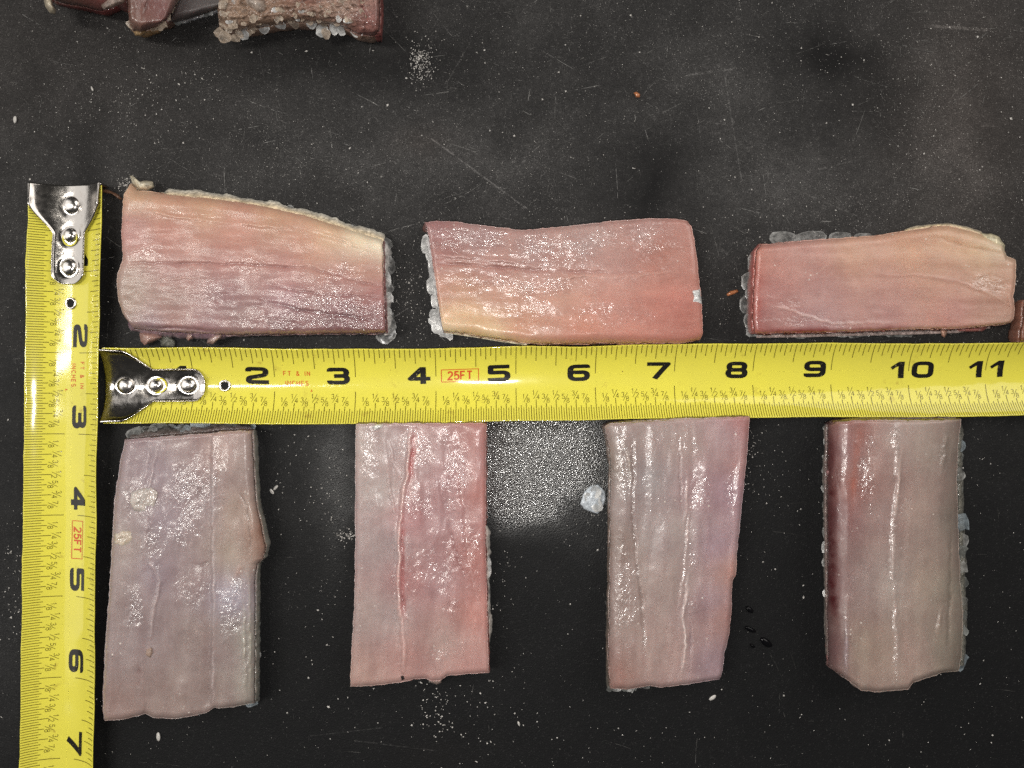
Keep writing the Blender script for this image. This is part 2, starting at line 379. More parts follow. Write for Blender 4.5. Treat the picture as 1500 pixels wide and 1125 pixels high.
def arc(cx, cy, rx, ry, a0, a1, n=10): return [(cx+rx*math.cos(math.radians(a)), cy+ry*math.sin(math.radians(a))) for a in np.linspace(a0, a1, n)]
THIN = {  # unit-height strokes, width about 0.6
 '1': [[(0.12, 0.78), (0.34, 1.0), (0.34, 0)]],
 '2': [arc(.3, .72, .28, .28, 165, -35, 9)+[(0.0, 0.0), (0.6, 0)]],
 '3': [arc(.28, .75, .25, .25, 160, -80, 9), arc(.28, .26, .29, .26, 85, -160, 9)],
 '4': [[(0.44, 0), (0.44, 1.0), (0.0, 0.28), (0.62, 0.28)]],
 '5': [[(0.56, 1.0), (0.12, 1.0), (0.06, 0.52)]+arc(.28, .33, .30, .32, 125, -155, 10)],
 '7': [[(0.0, 1.0), (0.6, 1.0), (0.22, 0)]],
 '8': [arc(.3, .75, .24, .24, 0, 360, 13), arc(.3, .26, .29, .26, 0, 360, 13)],
 'F': [[(0, 0), (0, 1), (.55, 1)], [(0, .52), (.48, .52)]],
 'T': [[(0, 1), (.64, 1)], [(.32, 1), (.32, 0)]],
 'I': [[(.05, 0), (.05, 1)]],
 'N': [[(0, 0), (0, 1), (.6, 0), (.6, 1)]],
 'C': [arc(.36, .5, .36, .5, 50, 310, 12)],
 'H': [[(0, 0), (0, 1)], [(.6, 0), (.6, 1)], [(0, .52), (.6, .52)]],
 'E': [[(.55, 0), (0, 0), (0, 1), (.55, 1)], [(0, .52), (.48, .52)]],
 'S': [arc(.3, .74, .27, .26, 30, 250, 8)+arc(.3, .25, .29, .25, 90, -160, 9)],
 '&': [[(.66, 0), (.16, .72)]+arc(.3, .82, .15, .18, 200, -20, 7)+[(.08, .36)]+arc(.27, .2, .24, .2, 150, 300, 6)+[(.66, .42)]],
 'A': [[(0, 0), (.3, 1), (.6, 0)], [(.12, .35), (.48, .35)]],
}
WID = {'I': .1, '1': .4, ' ': .45, 'C': .66, '&': .68, 'T': .64}
def thin_text(s, h, w, gap=0.28, xs=1.0):
    x = 0; ps = []
    for ch in s:
        for st in THIN.get(ch, []):
            ps.append(ribbon([((px*xs)*h+x, py*h) for px, py in st], w, 4))
        x += (WID.get(ch, .6)*xs+gap)*h
    v, f = join(ps); v = v-np.array([(x-gap*h)/2, h/2]); return v, f
def fraction(n, d):
    h = 7.0; w = 0.72
    a = join([ribbon([(px*h*.92-5.3, py*h-0.4) for px, py in st], w, 4) for st in THIN[n]])
    b = join([ribbon([(px*h*.92+1.2, py*h-6.4) for px, py in st], w, 4) for st in THIN[d]])
    c = ribbon([(-3.2, -6.2), (3.2, 6.4)], w*0.9, 4)
    return join([a, b, c])

# ------------------------------------------------------------------ tape measures
RB = 0.0172; HALF = 0.0127
class Tape:
    def __init__(s, p0, p1, length, seed, z0, roll=0.0):
        a = P(*p0, z0); b = P(*p1, z0)
        s.O = a; d = (b-a)[:2]; d = d/np.linalg.norm(d); s.A = np.array([d[0], d[1], 0]); s.B = np.array([-d[1], d[0], 0])
        s.length = length; s.seed = seed; s.roll = roll
        s.root = None
    def at(s, a, b, off=0.0):
        a = np.asarray(a, float); b = np.asarray(b, float)
        wv = fbm(a/0.030, 0*a+s.seed, 3, 3); wv2 = fbm(a/0.016, b/0.02+s.seed, 5, 3); tw = fbm(a/0.05, 0*a+s.seed+5, 6, 2)
        R = RB*(1+0.18*wv); th = b/R + s.roll+0.10*tw
        lat = (R-off)*np.sin(th)-R*np.sin(s.roll)+0.0006*wv
        z = R-(R-off)*np.cos(th)+0.0004+0.0003*(wv+.5)+0.0004*(wv2*1.0)*np.minimum(1, np.abs(a)/0.01)
        p = s.O+a[..., None]*s.A+lat[..., None]*s.B
        p[..., 2] = z
        return p
    def print(s, name, v, f, mat, off=0.00006):
        """v in tape coordinates (metres along, metres across)"""
        return mesh_np(name, s.at(v[:, 0], v[:, 1], off), f, mat, s.root, smooth=False)
IN = 0.0254
def build_tape(tp, label, group, nmax):
    r = tp.root = empty('tape_measure', tuple(tp.at(np.array(0.06), np.array(0.0))))
    tag(r, label, 'tape measure', group)
    # blade, a closed thin strip
    na = int(tp.length/0.0011); nb = 49; a = np.linspace(-0.0005, tp.length, na); b = np.linspace(-HALF, HALF, nb)
    A, B = np.meshgrid(a, b, indexing='ij')
    edge = 0.00010*fbm(A/0.004, 0*A+tp.seed+np.sign(B), 1, 3)*(np.abs(B) > HALF*0.97)
    top = tp.at(A, B+edge*3); bot = tp.at(A, B+edge*3, -0.00028)
    ring = np.concatenate([top, bot[:, ::-1]], 1); n2 = ring.shape[1]
    o = mesh_np('blade', ring.reshape(-1, 3), [grid_faces(na, n2, 0, True)], M_TAPE, r)
    # graduation marks
    parts = []
    w = 0.95*PX
    def tick(a, b0, b1, w=w): parts.append(ribbon([(a, b0), (a, b1)], w, 0.0008))
    n16 = int(tp.length/IN*16)
    for k in range(1, n16):
        b1 = {0: .0031, 8: .0058, 4: .0074, 12: .0074}.get(k % 16, .0082 if k % 2 == 0 else .0095)
        tick(k*IN/16, HALF*0.992, b1)
    for k in range(1, n16*2):
        m = k % 32
        b1 = -.0015 if m == 0 else (-.0052 if m % 8 == 0 else (-.0064 if m % 4 == 0 else (-.0072 if m % 2 == 0 else -.0079)))
        tick(k*IN/32, b1, -HALF*0.992, w*(1.0 if m % 2 == 0 else 0.85))
    v, f = join(parts); g = tp.print('graduation_marks', v, f, M_TICK); g['kind'] = 'stuff'
    # fractions
    parts = []
    for i in range(int(tp.length/IN)+1):
        for k, (n, d) in enumerate([('1', '8'), ('1', '4'), ('3', '8'), ('1', '2'), ('5', '8'), ('3', '4'), ('7', '8')]):
            a0 = (i+(k+1)/8)*IN
            if a0 > tp.length-0.004 or a0 < 0.006: continue
            v, f = fraction(n, d); parts.append((v*PX+np.array([a0-0.3*PX, -.0037 if k % 2 else -.0048]), f))
    v, f = join(parts); tp.print('fraction_lettering', v, f, M_TICK)
    # big numerals
    for i in range(1, nmax+1):
        gl = [bold(c) for c in str(i)]
        if len(gl) == 1:
            v, f, wd = gl[0]; x0 = -41+(33-wd)
            vv = v+np.array([x0, -12.5])
        else:
            ps = []; x = 0
            for v, f, wd in gl: ps.append((v+np.array([x, -12.5]), f)); x += wd+11.5
            vv, f = join(ps); vv = vv-np.array([(x-11.5)/2-(5 if i == 10 else 0), 0])
        tp.print('numeral', vv*PX+np.array([i*IN, .0035]), f, M_BLACK, 0.00009)
    # red lettering
    h = [thin_text('FT & IN', 6.2, 1.0, .42), thin_text('INCHES', 6.2, 1.0, .42)]
    ps = [(h[0][0]*PX+np.array([2.275*IN, .0043]), h[0][1]), (h[1][0]*PX+np.array([2.275*IN, .0012]), h[1][1])]
    v, f = thin_text('A', 3.2, .9); ps.append((v*PX+np.array([2.455*IN, -.0012]), f))
    v, f = join(ps); tp.print('unit_lettering', v, f, M_RED)
    v, f = thin_text('25FT', 11.5, 2.3, .24, .95)
    bx = ribbon([(-27, -9), (27, -9), (27, 9), (-27, 9), (-27, -9)], 1.1, 3)
    v, f = join([(v, f), bx]); tp.print('length_lettering', v*PX+np.array([4.30*IN, .0032]), f, M_RED)
    build_hook(tp, r)
    return r
def lathe(prof, n, place):
    """prof list of (radius, height); place(x, y, h) -> world"""
    ang = np.linspace(0, 2*math.pi, n, endpoint=False); pr = np.array(prof)
    X = pr[:, 0][:, None]*np.cos(ang); Y = pr[:, 0][:, None]*np.sin(ang); Hh = np.repeat(pr[:, 1][:, None], n, 1)
    return place(X, Y, Hh).reshape(-1, 3), grid_faces(len(prof), n, 0, True)
def build_hook(tp, r):
    px = PX
    av = np.concatenate([np.linspace(-6, 20, 16), np.linspace(22, 68, 28), np.linspace(70, 118, 22), np.linspace(119, 135.0, 16)])
    def hw(a):
        full = 12.9e-3/px; neck = 5.5e-3/px
        if a < 24: return full
        if a < 68:
            t = (a-24)/44; t = t*t*(3-2*t)*0.55+t*0.45; t = min(1, t*1.08); return full+(neck-full)*t
        if a <= 119: return neck+0.3*math.sin((a-68)/51*math.pi)
        return neck*(1-0.62*((a-119)/16)**2.4)
    W = np.array([hw(a) for a in av])*px; cols = np.linspace(-1, 1, 41)
    A = np.repeat(av[:, None]*px, 41, 1); B = W[:, None]*cols[None]
    rim = 0.00045*np.clip((np.abs(cols)-0.86)/0.14, 0, 1)**1.5
    dimple = 0
    off = 0.0009+0*A+rim[None]*np.clip((av[:, None]+6)/20, 0, 1)+0.00012*fbm(A/0.004, B/0.004, tp.seed+2, 3)
    for ra in (22, 65, 111):
        rr = np.sqrt((A-ra*px)**2+B**2); off = off-0.00016*np.exp(-((rr-0.0031)/0.0005)**2)
    off = off+0.00035*np.clip((av[:, None]-119)/16, 0, 1)
    top = tp.at(A, B, off)
    tab = []
    for k, zf in enumerate((0.86, 0.6, 0.3, 0.02)):        # the bent lip that stands on the table
        q = top[:1].copy(); q[..., 2] *= zf; q[..., :2] -= tp.A[:2]*px*(1.5 if k else 1.0); tab.append(q)
    top = np.concatenate(tab[::-1]+[top], 0)
    bot = top.copy(); bot[4:] = tp.at(A, B, off-0.0006); bot[:4] += tp.A*0.0006
    ring = np.concatenate([top, bot[:, ::-1]], 1)
    v = ring.reshape(-1, 3); n = ring.shape[1]; last = (ring.shape[0]-1)*n
    caps = np.array([[last+i, last+i+1, last+n-2-i, last+n-1-i] for i in range(40)])
    hook = mesh_np('hook', v, [grid_faces(ring.shape[0], n, 0, True), caps[:, ::-1]], M_STEEL, r)
    for ra, rad in ((22, .0027), (65, .0023), (111, .0026)):
        prof = [(rad*1.02, -0.0004), (rad, 0.0001), (rad*0.93, .00055), (rad*.78, .00095), (rad*.55, .00125), (rad*.28, .00140), (0.00002, .00145)]
        v, f = lathe(prof, 24, lambda X, Y, Hh: tp.at(ra*px+X, Y, 0.0009+Hh))
        mesh_np('rivet', v, f, M_RIVET, r)
    v, f = lathe([(.0021, 0.00002), (.0026, 0.00004)], 24, lambda X, Y, Hh: tp.at(69*px+X, Y, 0.00105+Hh+0.00012*0))
    mesh_np('slot_edge', v, f, M_TAPE, r)
    ea = 162*px
    v, f = lathe([(.00195, 0.0), (.0019, .00035), (.0016, .0005), (.0013, .00042), (.00115, .00015), (.0011, -.0001)], 24, lambda X, Y, Hh: tp.at(ea+X, Y, 0.00005+Hh))
    ey = mesh_np('eyelet', v, f, M_RIVET, r)
    v, f = lathe([(.0012, .00008), (.00002, .00008)], 20, lambda X, Y, Hh: tp.at(ea+X, Y, Hh))
    h = mesh_np('hole', v, f, M_HOLE, None); h.parent = ey; h.location = (0, 0, 0)
    h.data.transform(Matrix.Translation(-Vector(r.location)))
tapes = 'yellow steel tape measures laid at right angles'
build_tape(Tape((164.5, 566.0), (1328, 557.0), 0.325, 3.0, 0.0), 'yellow tape lying level across the middle, showing inches 2 to 11', tapes, 12)
build_tape(Tape((106.5, 280), (98.0, 993), 0.212, 11.0, 0.0, 0.07), 'yellow tape standing upright along the left side, showing inches 2 to 7', tapes, 8)

# ------------------------------------------------------------------ fish
def resample(pts, n):
    p = np.array(pts, float); d = np.r_[0, np.cumsum(np.hypot(*np.diff(p, axis=0).T))]
    t = np.linspace(0, d[-1], n)
    return np.stack([np.interp(t, d, p[:, 0]), np.interp(t, d, p[:, 1])], -1)
def poly_dist(X, Y, pts):
    """distance to a polyline and the signed side"""
    best = np.full(X.shape, 1e9); side = np.zeros(X.shape)
    for (x0, y0), (x1, y1) in zip(pts[:-1], pts[1:]):
        dx, dy = x1-x0, y1-y0; L = dx*dx+dy*dy
        h = np.clip(((X-x0)*dx+(Y-y0)*dy)/L, 0, 1); ex = X-x0-h*dx; ey = Y-y0-h*dy; d = np.hypot(ex, ey)
        m = d < best; best = np.where(m, d, best); side = np.where(m, np.sign(dx*ey-dy*ex), side)
    return best, side
ALB = 0.94
def mute(c, k=0.79):
    l = (c*np.array([0.3, 0.59, 0.11])).sum(-1, keepdims=True); return l+(c-l)*k
def paint(X, Y, pts, sig, mk=0.8):
    p = np.array([(a, b) for a, b, c in pts], float); c = mute(lin(np.array([q[2] for q in pts])), mk)
    w = np.stack([1/(((X-a)**2+(Y-b)**2)/sig**2+0.5)**1.5 for a, b in p], -1)
    w /= w.sum(-1, keepdims=True)
    return (w[..., None]*c).sum(-2)*ALB
def slab(parent, name, top, right, bottom, left, zt, colors, fibre, sinews=(), wets=(), edge=None, flare=None, skirt=None, cell=0.00032, seed=0, sig=34, jag=1.2, relief=1.0, mat=None, hill=None):
    """a cut piece of flesh: a gridded top that follows its four cut sides, then walls down to the board"""
    Lx = (np.hypot(*np.diff(np.array(top, float), axis=0).T).sum())*PX; Ly = (np.hypot(*np.diff(np.array(left, float), axis=0).T).sum())*PX
    n = int(Lx/cell); m = int(Ly/cell)
    T, B = resample(top, n), resample(bottom, n); L, R = resample(left, m), resample(right, m)
    s = np.linspace(0, 1, n)[:, None, None]; t = np.linspace(0, 1, m)[None, :, None]
    T, B, L, R = T[:, None], B[:, None], L[None], R[None]
    c00, c10, c01, c11 = T[:1], T[-1:], B[:1], B[-1:]
    Q = (1-t)*T+t*B+(1-s)*L+s*R-((1-s)*(1-t)*c00+s*(1-t)*c10+(1-s)*t*c01+s*t*c11)
    X, Y = Q[..., 0], Q[..., 1]; S = np.broadcast_to(s[..., 0], X.shape); Tt = np.broadcast_to(t[..., 0], X.shape)
    dl, dr, du, dd = S*Lx, (1-S)*Lx, Tt*Ly, (1-Tt)*Ly
    near = np.minimum(np.minimum(dl, dr), np.minimum(du, dd))
    fall = np.exp(-near/0.0009)
    X = X+jag*fall*(fbm(X/7, Y/7, seed, 4)*2.2); Y = Y+jag*fall*(fbm(X/7, Y/7, seed+3, 4)*2.2)
    e = dict(l=(0.8, .0016), r=(0.8, .0016), u=(0.8, .0016), d=(0.8, .0016)); e.update(edge or {})
    Z = np.full(X.shape, zt)
    for k, d in (('l', dl), ('r', dr), ('u', du), ('d', dd)):
        e0, w = e[k]; q = np.clip(1-d/w, 0, 1); Z = Z*(e0+(1-e0)*np.sqrt(np.clip(1-q*q, 0, 1)))
    Z = Z*(1+0.14*fbm(X/110, Y/110, seed+1, 2))
    U, V = (X, Y) if fibre == 0 else (Y, X)
    wet = np.zeros(X.shape)
    for (a, b, rx, ry, k) in wets: wet = np.maximum(wet, k*ell(X+14*fbm(X/18, Y/18, seed+2, 3)*2, Y+14*fbm(X/18, Y/18, seed+5, 3)*2, a, b, rx, ry, 3.0))
    calm = 1-np.exp(-near/0.0012)
    H = (0.0013 if fibre == 0 else 0.0019)*fbm(U/130, V/30, seed+6, 3)+0.00018*fbm(U/60, V/18, seed, 3)+0.00008*fbm(U/22, V/6, seed+2, 3)+0.0007*fbm(X/40, Y/40, seed+4, 3)
    H = H+wet*(0.0007*fbm(U/12, V/7, seed+5, 3)+0.0004*np.abs(fbm(U/8, V/5, seed+6, 3)))
    col = paint(X, Y, colors, sig, 0.82 if fibre == 0 else 0.76)
    st = fbm(U/110, V/16, seed+3, 4); mo = fbm(X/26, Y/26, seed+6, 4)
    tint = np.stack([1+0.20*st+0.24*mo, 1+0.28*st+0.30*mo, 1+0.26*st+0.28*mo], -1)
    col = col*tint
    bluish = np.clip(fbm(U/60, V/14, seed+7, 3)*2.4-0.15, 0, 1)[..., None]*0.08
    col = col*(1-bluish)+bluish*lin((165, 148, 150))*0.8
    pale = np.clip(fbm(U/30, V/3.2, seed+1, 3)*3.2-0.75, 0, 1)[..., None]*0.16
    col = col*(1-pale)+pale*lin((205, 182, 175))
    for sn in sinews:
        pts, w, amp = sn['p'], sn['w'], sn.get('h', 0.0)
        d, sd = poly_dist(X+5*fbm(X/12, Y/12, seed+2, 3), Y+5*fbm(X/12, Y/12, seed+4, 3), pts)
        en = np.minimum(np.hypot(X-pts[0][0], Y-pts[0][1]), np.hypot(X-pts[-1][0], Y-pts[-1][1]))
        g = np.exp(-(d/(w*(0.7+0.7*vnoise(X/16, Y/16, seed+3))))**2)*(0.45+0.9*(fbm(X/9, Y/9, seed+1, 3)+0.5))*np.clip(0.15+1.5*vnoise(X/34, Y/34, seed+2), 0, 1.1)*(0.15+0.85*(1-np.exp(-(en/22.0)**2)))
        H = H+amp*g
        if 'step' in sn: H = H+sn['step']*np.where(sd > 0, 1, 0)*np.exp(-(d/sn.get('sw', 60))**2)*(1-np.exp(-(d/3.0)**2))
        if 'c' in sn:
            k = np.clip(g*sn.get('k', 0.8), 0, 1)[..., None]; col = col*(1-k)+k*mute(lin(sn['c']), .8)*ALB
        if 'wet' in sn: wet = np.maximum(wet, sn['wet']*np.exp(-(d/(w*2))**2))
    rimc = np.exp(-near/0.00045)[..., None]*0.35
    col = col*(1-rimc)+rimc*np.clip(col*1.35+0.05, 0, 1)
    Z = Z+relief*H*calm
    if hill is not None: Z = Z+hill(X, Y)*calm
    top_v = P(X, Y, Z).reshape(-1, 3); cols = np.clip(col*(np.array([1.02, 0.995, 0.93]) if fibre == 0 else np.array([1.05, 1.01, 0.99])), 0.002, 0.95).reshape(-1, 3); wets_v = wet.ravel()
    idx = np.arange(n*m).reshape(n, m)
    ring = np.concatenate([idx[:-1, 0], idx[-1, :-1], idx[:0:-1, -1], idx[0, :0:-1]])
    sid = np.array(['u']*(n-1)+['r']*(m-1)+['d']*(n-1)+['l']*(m-1))
    rp = top_v[ring]; k = len(ring)
    tg = np.roll(rp, -6, 0)-np.roll(rp, 6, 0); nn = np.stack([-tg[:, 1], tg[:, 0]], -1); nn /= np.linalg.norm(nn, axis=1)[:, None]+1e-9
    fl = dict(l=-0.0006, r=-0.0006, u=-0.0006, d=-0.0006); fl.update(flare or {})
    f_ = np.array([fl[q] for q in sid]); f_ = np.convolve(np.r_[f_[-10:], f_, f_[:10]], np.ones(21)/21, 'valid')
    sk = skirt or {}
    base = cols[ring].copy()
    V = [top_v]; CC = [cols]; WW = [wets_v]; NR = 6
    ii = np.arange(k)
    for r in range(1, NR+1):
        u = r/NR; q = rp.copy(); q[:, 2] = rp[:, 2]*(1-u)+0.0001*u
        bul = f_*u+0.0005*math.sin(u*math.pi)+0.0007*fbm(ii/9.0, 0*ii+r*0.8, seed, 3)
        q[:, :2] += nn*bul[:, None]
        cw = base.copy()
        for sname, (c1, c2) in sk.items():
            mk = sid == sname; cw[mk] = (lin(c1)*(1-u)+lin(c2)*u)*ALB
        cw = cw*(1+0.5*fbm(ii/7.0, 0*ii+r*1.3, seed+3, 3))[:, None]
        V.append(q); CC.append(np.clip(cw, 0.002, 0.95)); WW.append(np.full(k, 0.35))
    faces = [grid_faces(n, m)[:, ::-1]]
    prev = ring
    for r in range(NR):
        cur = n*m+r*k+np.arange(k)
        faces.append(np.stack([prev, np.roll(prev, -1), np.roll(cur, -1), cur], -1)[:, ::-1]); prev = cur
    cen = np.vstack(V)[prev].mean(0); V.append(cen[None]); CC.append(base[:1]); WW.append([0.0]); ci = n*m+NR*k
    faces.append(np.stack([prev, np.roll(prev, -1), np.full(k, ci)], -1)[:, ::-1])
    o = mesh_np(name, np.vstack(V), faces, mat or (M_FLESHX if fibre == 0 else M_FLESHY), parent, col=np.vstack(CC), wet=np.concatenate(WW))
    return o
def lump(parent, name, outline, z0, z1, mat, color=(200, 190, 180), rings=7, rough=1.0, seed=0, origin=None, wet=0.5, nb=64, sink=None):
    """a small soft solid with the given outline: flaps, shreds of fat, crumbs, drops"""
    o = np.array(outline, float); o = resample(np.vstack([o, o[:1]]), nb+1)[:-1]
    cx, cy = o.mean(0); V = []; 
    a0 = np.arange(nb)
    jx = rough*1.6*fbm(a0/5.0, 0*a0, seed, 3); jy = rough*1.6*fbm(a0/5.0, 0*a0+3, seed+1, 3)
    o = o+np.stack([jx, jy], -1)
    for i in range(rings):
        u = i/(rings-1); k = 1-u**1.4 if i < rings-1 else 0.02
        k = max(k, 0.02); zz = z0+(z1-z0)*math.sin(min(1, u*1.15)*math.pi/2)
        qx = cx+(o[:, 0]-cx)*k; qy = cy+(o[:, 1]-cy)*k
        zz = zz+rough*0.0006*fbm(qx/6, qy/6, seed+2, 3)*(1 if i else 0)
        V.append(P(qx, qy, np.maximum(zz, 0.00005)))
    b = P(cx+(o[:, 0]-cx)*0.97, cy+(o[:, 1]-cy)*0.97, max(0.00002, z0-(0.0006 if sink is None else sink)))
    V = [b]+V
    v = np.concatenate(V); c = lin(color)*ALB*(1+0.5*fbm(v[:, 0]/0.0016, v[:, 1]/0.0016, seed, 3))[:, None]
    return mesh_np(name, v, grid_faces(len(V), nb, 0, True), mat, parent, col=np.clip(c, 0, .95), wet=np.full(len(v), wet), origin=origin)
def fringe(parent, name, line, width, z_in, z_out, color_in, color_out, mat, seed=0, side=1, step=1.3, wave=0.6):
    """a ragged strip of skin or fat running along a cut side"""
    p = np.array(line, float); L = np.hypot(*np.diff(p, axis=0).T).sum(); n = max(8, int(L/step)); q = resample(line, n)
    t = np.gradient(q, axis=0); t /= np.linalg.norm(t, axis=1)[:, None]; nr = np.stack([t[:, 1], -t[:, 0]], -1)*side
    i = np.arange(n)*step
    wd = width*(1+wave*2.2*fbm(i/14, 0*i+seed, seed, 4)); wd = np.maximum(wd, 0.6)*np.minimum(1, np.minimum(i+2, (L-i)+3)/8)
    us = [(-2.0, 0), (0.0, .05), (.35, .3), (.7, .65), (1.0, 1.0), (0.95, 1.15), (-1.0, 1.1)]
    V = []; K = []
    for r, (u, zz) in enumerate(us):
        x = q[:, 0]+nr[:, 0]*(wd*u if u > 0 else u*2); y = q[:, 1]+nr[:, 1]*(wd*u if u > 0 else u*2)
        z = z_in+(z_out-z_in)*min(zz, 1)+(0 if r < 5 else -0.0008)+0.0006*fbm(x/5, y/5, seed+2, 3)
        V.append(P(x, y, np.maximum(z, 0.00004))); K.append(np.full(n, min(1, max(0, u))))
    V = np.stack(V, 1); K = np.stack(K, 1)[..., None]
    c = (lin(color_in)*(1-K)+lin(color_out)*K)*ALB
    c = c*(1+0.9*fbm(V[..., 0]/0.0011, V[..., 1]/0.0011, seed, 3))[..., None]
    return mesh_np(name, V.reshape(-1, 3), grid_faces(n, len(us), 0, True), mat, parent, col=np.clip(c, .004, .95).reshape(-1, 3), wet=np.full(n*len(us), .6))

_SC = {}
def scale_mesh(variant, mat):
    key = (variant, mat.name)
    if key in _SC: return _SC[key]
    r = np.random.default_rng(variant+40); nb = 14; V = [(0, 0, 0.02)]
    for k, (rad, z) in enumerate(((0.5, 0.02), (0.86, 0.01), (1.0, 0.0))):
        for i in range(nb):
            a = 2*math.pi*i/nb; rr = rad*(1+0.08*r.normal()*(k > 0))*(1-0.10*math.cos(a))*(1.0+0.06*math.cos(3*a+variant))
            V.append((rr*math.cos(a), rr*math.sin(a)*0.92, z+0.02*r.normal()+0.10*rr*rr*math.sin(2*a+variant)*0.5))
    F3 = np.array([[0, 1+i, 1+(i+1) % nb] for i in range(nb)]); F4 = []
    for k in range(2):
        for i in range(nb): F4.append([1+k*nb+i, 1+(k+1)*nb+i, 1+(k+1)*nb+(i+1) % nb, 1+k*nb+(i+1) % nb])
    o = mesh_np('scale', np.array(V), [F3, np.array(F4)], mat); me = o.data; bpy.data.objects.remove(o); me.name = 'scale'
    _SC[key] = me; return me
def scale(parent, px, py, z, rx, ry, ang=None, tilt=0.2, dirn=0.0, mat=None, name='scale'):
    """one fish scale lying at height z; rx, ry in photograph pixels; it droops by tilt towards dirn"""
    me = scale_mesh(random.randrange(4), mat or M_SCALE)
    o = bpy.data.objects.new(name, me); C.objects.link(o)
    p = P(px, py, z); k = PX
    if parent is not None: o.parent = parent; p = p-np.array(parent.location)
    o.location = tuple(p)
    ax = Vector((-math.sin(dirn), math.cos(dirn), 0))
    rot = Matrix.Rotation(tilt, 4, ax) @ Matrix.Rotation(random.uniform(0, 6.28) if ang is None else ang, 4, 'Z')
    o.rotation_euler = rot.to_euler(); o.scale = (rx*k, ry*k, (rx+ry)/2*k)
    return o
def scales_along(parent, line, n, r, z, out, mat, jitter=2.0, zj=0.001, tilt=0.35):
    q = resample(line, n)
    for i, (x, y) in enumerate(q):
        m = mat if not isinstance(mat, (list, tuple)) else random.choice(mat)
        rr = r*random.uniform(0.65, 1.25)
        scale(parent, x+random.uniform(-jitter, jitter), y+random.uniform(-jitter, jitter), max(0.0006, z+random.uniform(-zj, zj)), rr, rr*random.uniform(0.75, 1.1), None, tilt*random.uniform(0.3, 1.4), out+random.uniform(-.5, .5), m)
PIECES = 'cut fish pieces laid out beside the tapes'
def piece(px, py, label):
    o = empty('fish_piece', tuple(P(px, py, 0.0))); tag(o, label, 'fish piece', PIECES); return o
SIN = (214, 190, 182)

# --- upper row, left
A_ = piece(370, 390, 'large pink fish piece with creamy top edge, right of the upright tape hook')
slab(A_, 'flesh', [(192, 268), (203, 279), (222, 280), (260, 285), (300, 288), (340, 293), (400, 303), (450, 315), (500, 331), (545, 345), (561, 351)],
     [(561, 351), (562, 400), (563, 445), (566, 489)], [(186, 470), (196, 482), (250, 487), (330, 491), (420, 490), (500, 489), (566, 489)],
     [(192, 268), (181, 285), (178, 320), (178, 355), (180, 380), (172, 400), (171, 420), (174, 442), (180, 460), (186, 470)], 0.0095,
     [(200, 285, (200, 160, 130)), (300, 302, (205, 160, 130)), (400, 318, (208, 162, 132)), (480, 340, (216, 176, 140)), (530, 349, (234, 216, 185)), (556, 356, (236, 226, 205)), (250, 300, (203, 155, 130)),
      (250, 340, (198, 135, 126)), (350, 342, (202, 142, 128)), (450, 362, (202, 146, 126)), (540, 392, (190, 132, 118)), (195, 340, (192, 135, 134)), (195, 420, (165, 140, 130)), (250, 395, (186, 138, 138)),
      (330, 388, (190, 136, 134)), (420, 395, (186, 130, 130)), (500, 408, (182, 126, 126)), (552, 430, (168, 105, 110)), (185, 448, (160, 134, 120)), (250, 440, (166, 136, 130)), (330, 430, (165, 128, 136)),
      (420, 440, (166, 128, 142)), (500, 450, (148, 106, 118)), (552, 470, (128, 80, 88)), (250, 466, (172, 122, 116)), (350, 462, (160, 128, 130)), (420, 476, (140, 98, 102)), (500, 480, (128, 86, 92)), (225, 483, (160, 140, 160)), (300, 486, (150, 110, 120))], 0,
     sinews=[dict(p=[(208, 306), (260, 318), (330, 326), (420, 333), (520, 362)], w=2.0, h=0.0003, c=(225, 180, 160), k=0.4), dict(p=[(180, 385), (260, 386), (350, 387), (450, 392), (560, 420)], w=1.8, h=-0.0005, c=(160, 105, 105), k=0.5),
             dict(p=[(205, 479), (250, 480), (300, 484), (330, 487)], w=2.4, h=-0.0010, c=(115, 62, 78), k=0.8), dict(p=[(380, 438), (430, 452), (500, 463), (558, 470)], w=2.4, h=-0.0006, c=(110, 70, 78), k=0.6),
             dict(p=[(230, 412), (260, 408), (300, 405)], w=1.4, h=0.0003, c=SIN, k=0.5), dict(p=[(385, 415), (450, 428), (520, 434), (560, 436)], w=1.6, h=-0.0004, c=(150, 100, 105), k=0.4),
             dict(p=[(190, 480), (260, 484), (330, 488)], w=1.6, h=0.0004, c=(205, 180, 185), k=0.5), dict(p=[(430, 330), (500, 350), (545, 372)], w=1.6, h=0.0003, c=(230, 190, 165), k=.4)],
     wets=[(490, 452, 80, 30, 1.0), (320, 428, 34, 16, .6), (500, 400, 50, 12, .6), (220, 368, 30, 12, .35), (520, 480, 50, 12, 1.0), (365, 388, 26, 10, .6), (400, 470, 60, 14, .8), (280, 314, 50, 6, .25)],
     edge=dict(u=(.45, .004), l=(.85, .0025), d=(.55, .003), r=(.85, .001)), skirt=dict(d=((150, 120, 125), (180, 170, 165)), r=((150, 70, 75), (190, 185, 180)), u=((225, 205, 175), (220, 215, 205))), seed=1)
fringe(A_, 'fat_edge', [(240, 284), (300, 288), (340, 293), (400, 303), (450, 315), (500, 331), (545, 345), (562, 352)], 7.5, .0066, .0035, (226, 205, 172), (232, 228, 216), M_FAT, 2)
fringe(A_, 'membrane', [(188, 474), (230, 482), (280, 486), (332, 489)], 9, .006, .002, (150, 112, 130), (176, 152, 158), M_FLESHX, 5, side=-1, wave=.5)
fringe(A_, 'skin_edge', [(563, 352), (564, 400), (565, 445), (567, 491)], 8, .0045, .001, (214, 206, 200), (205, 204, 202), M_FAT, 3, wave=1.0)
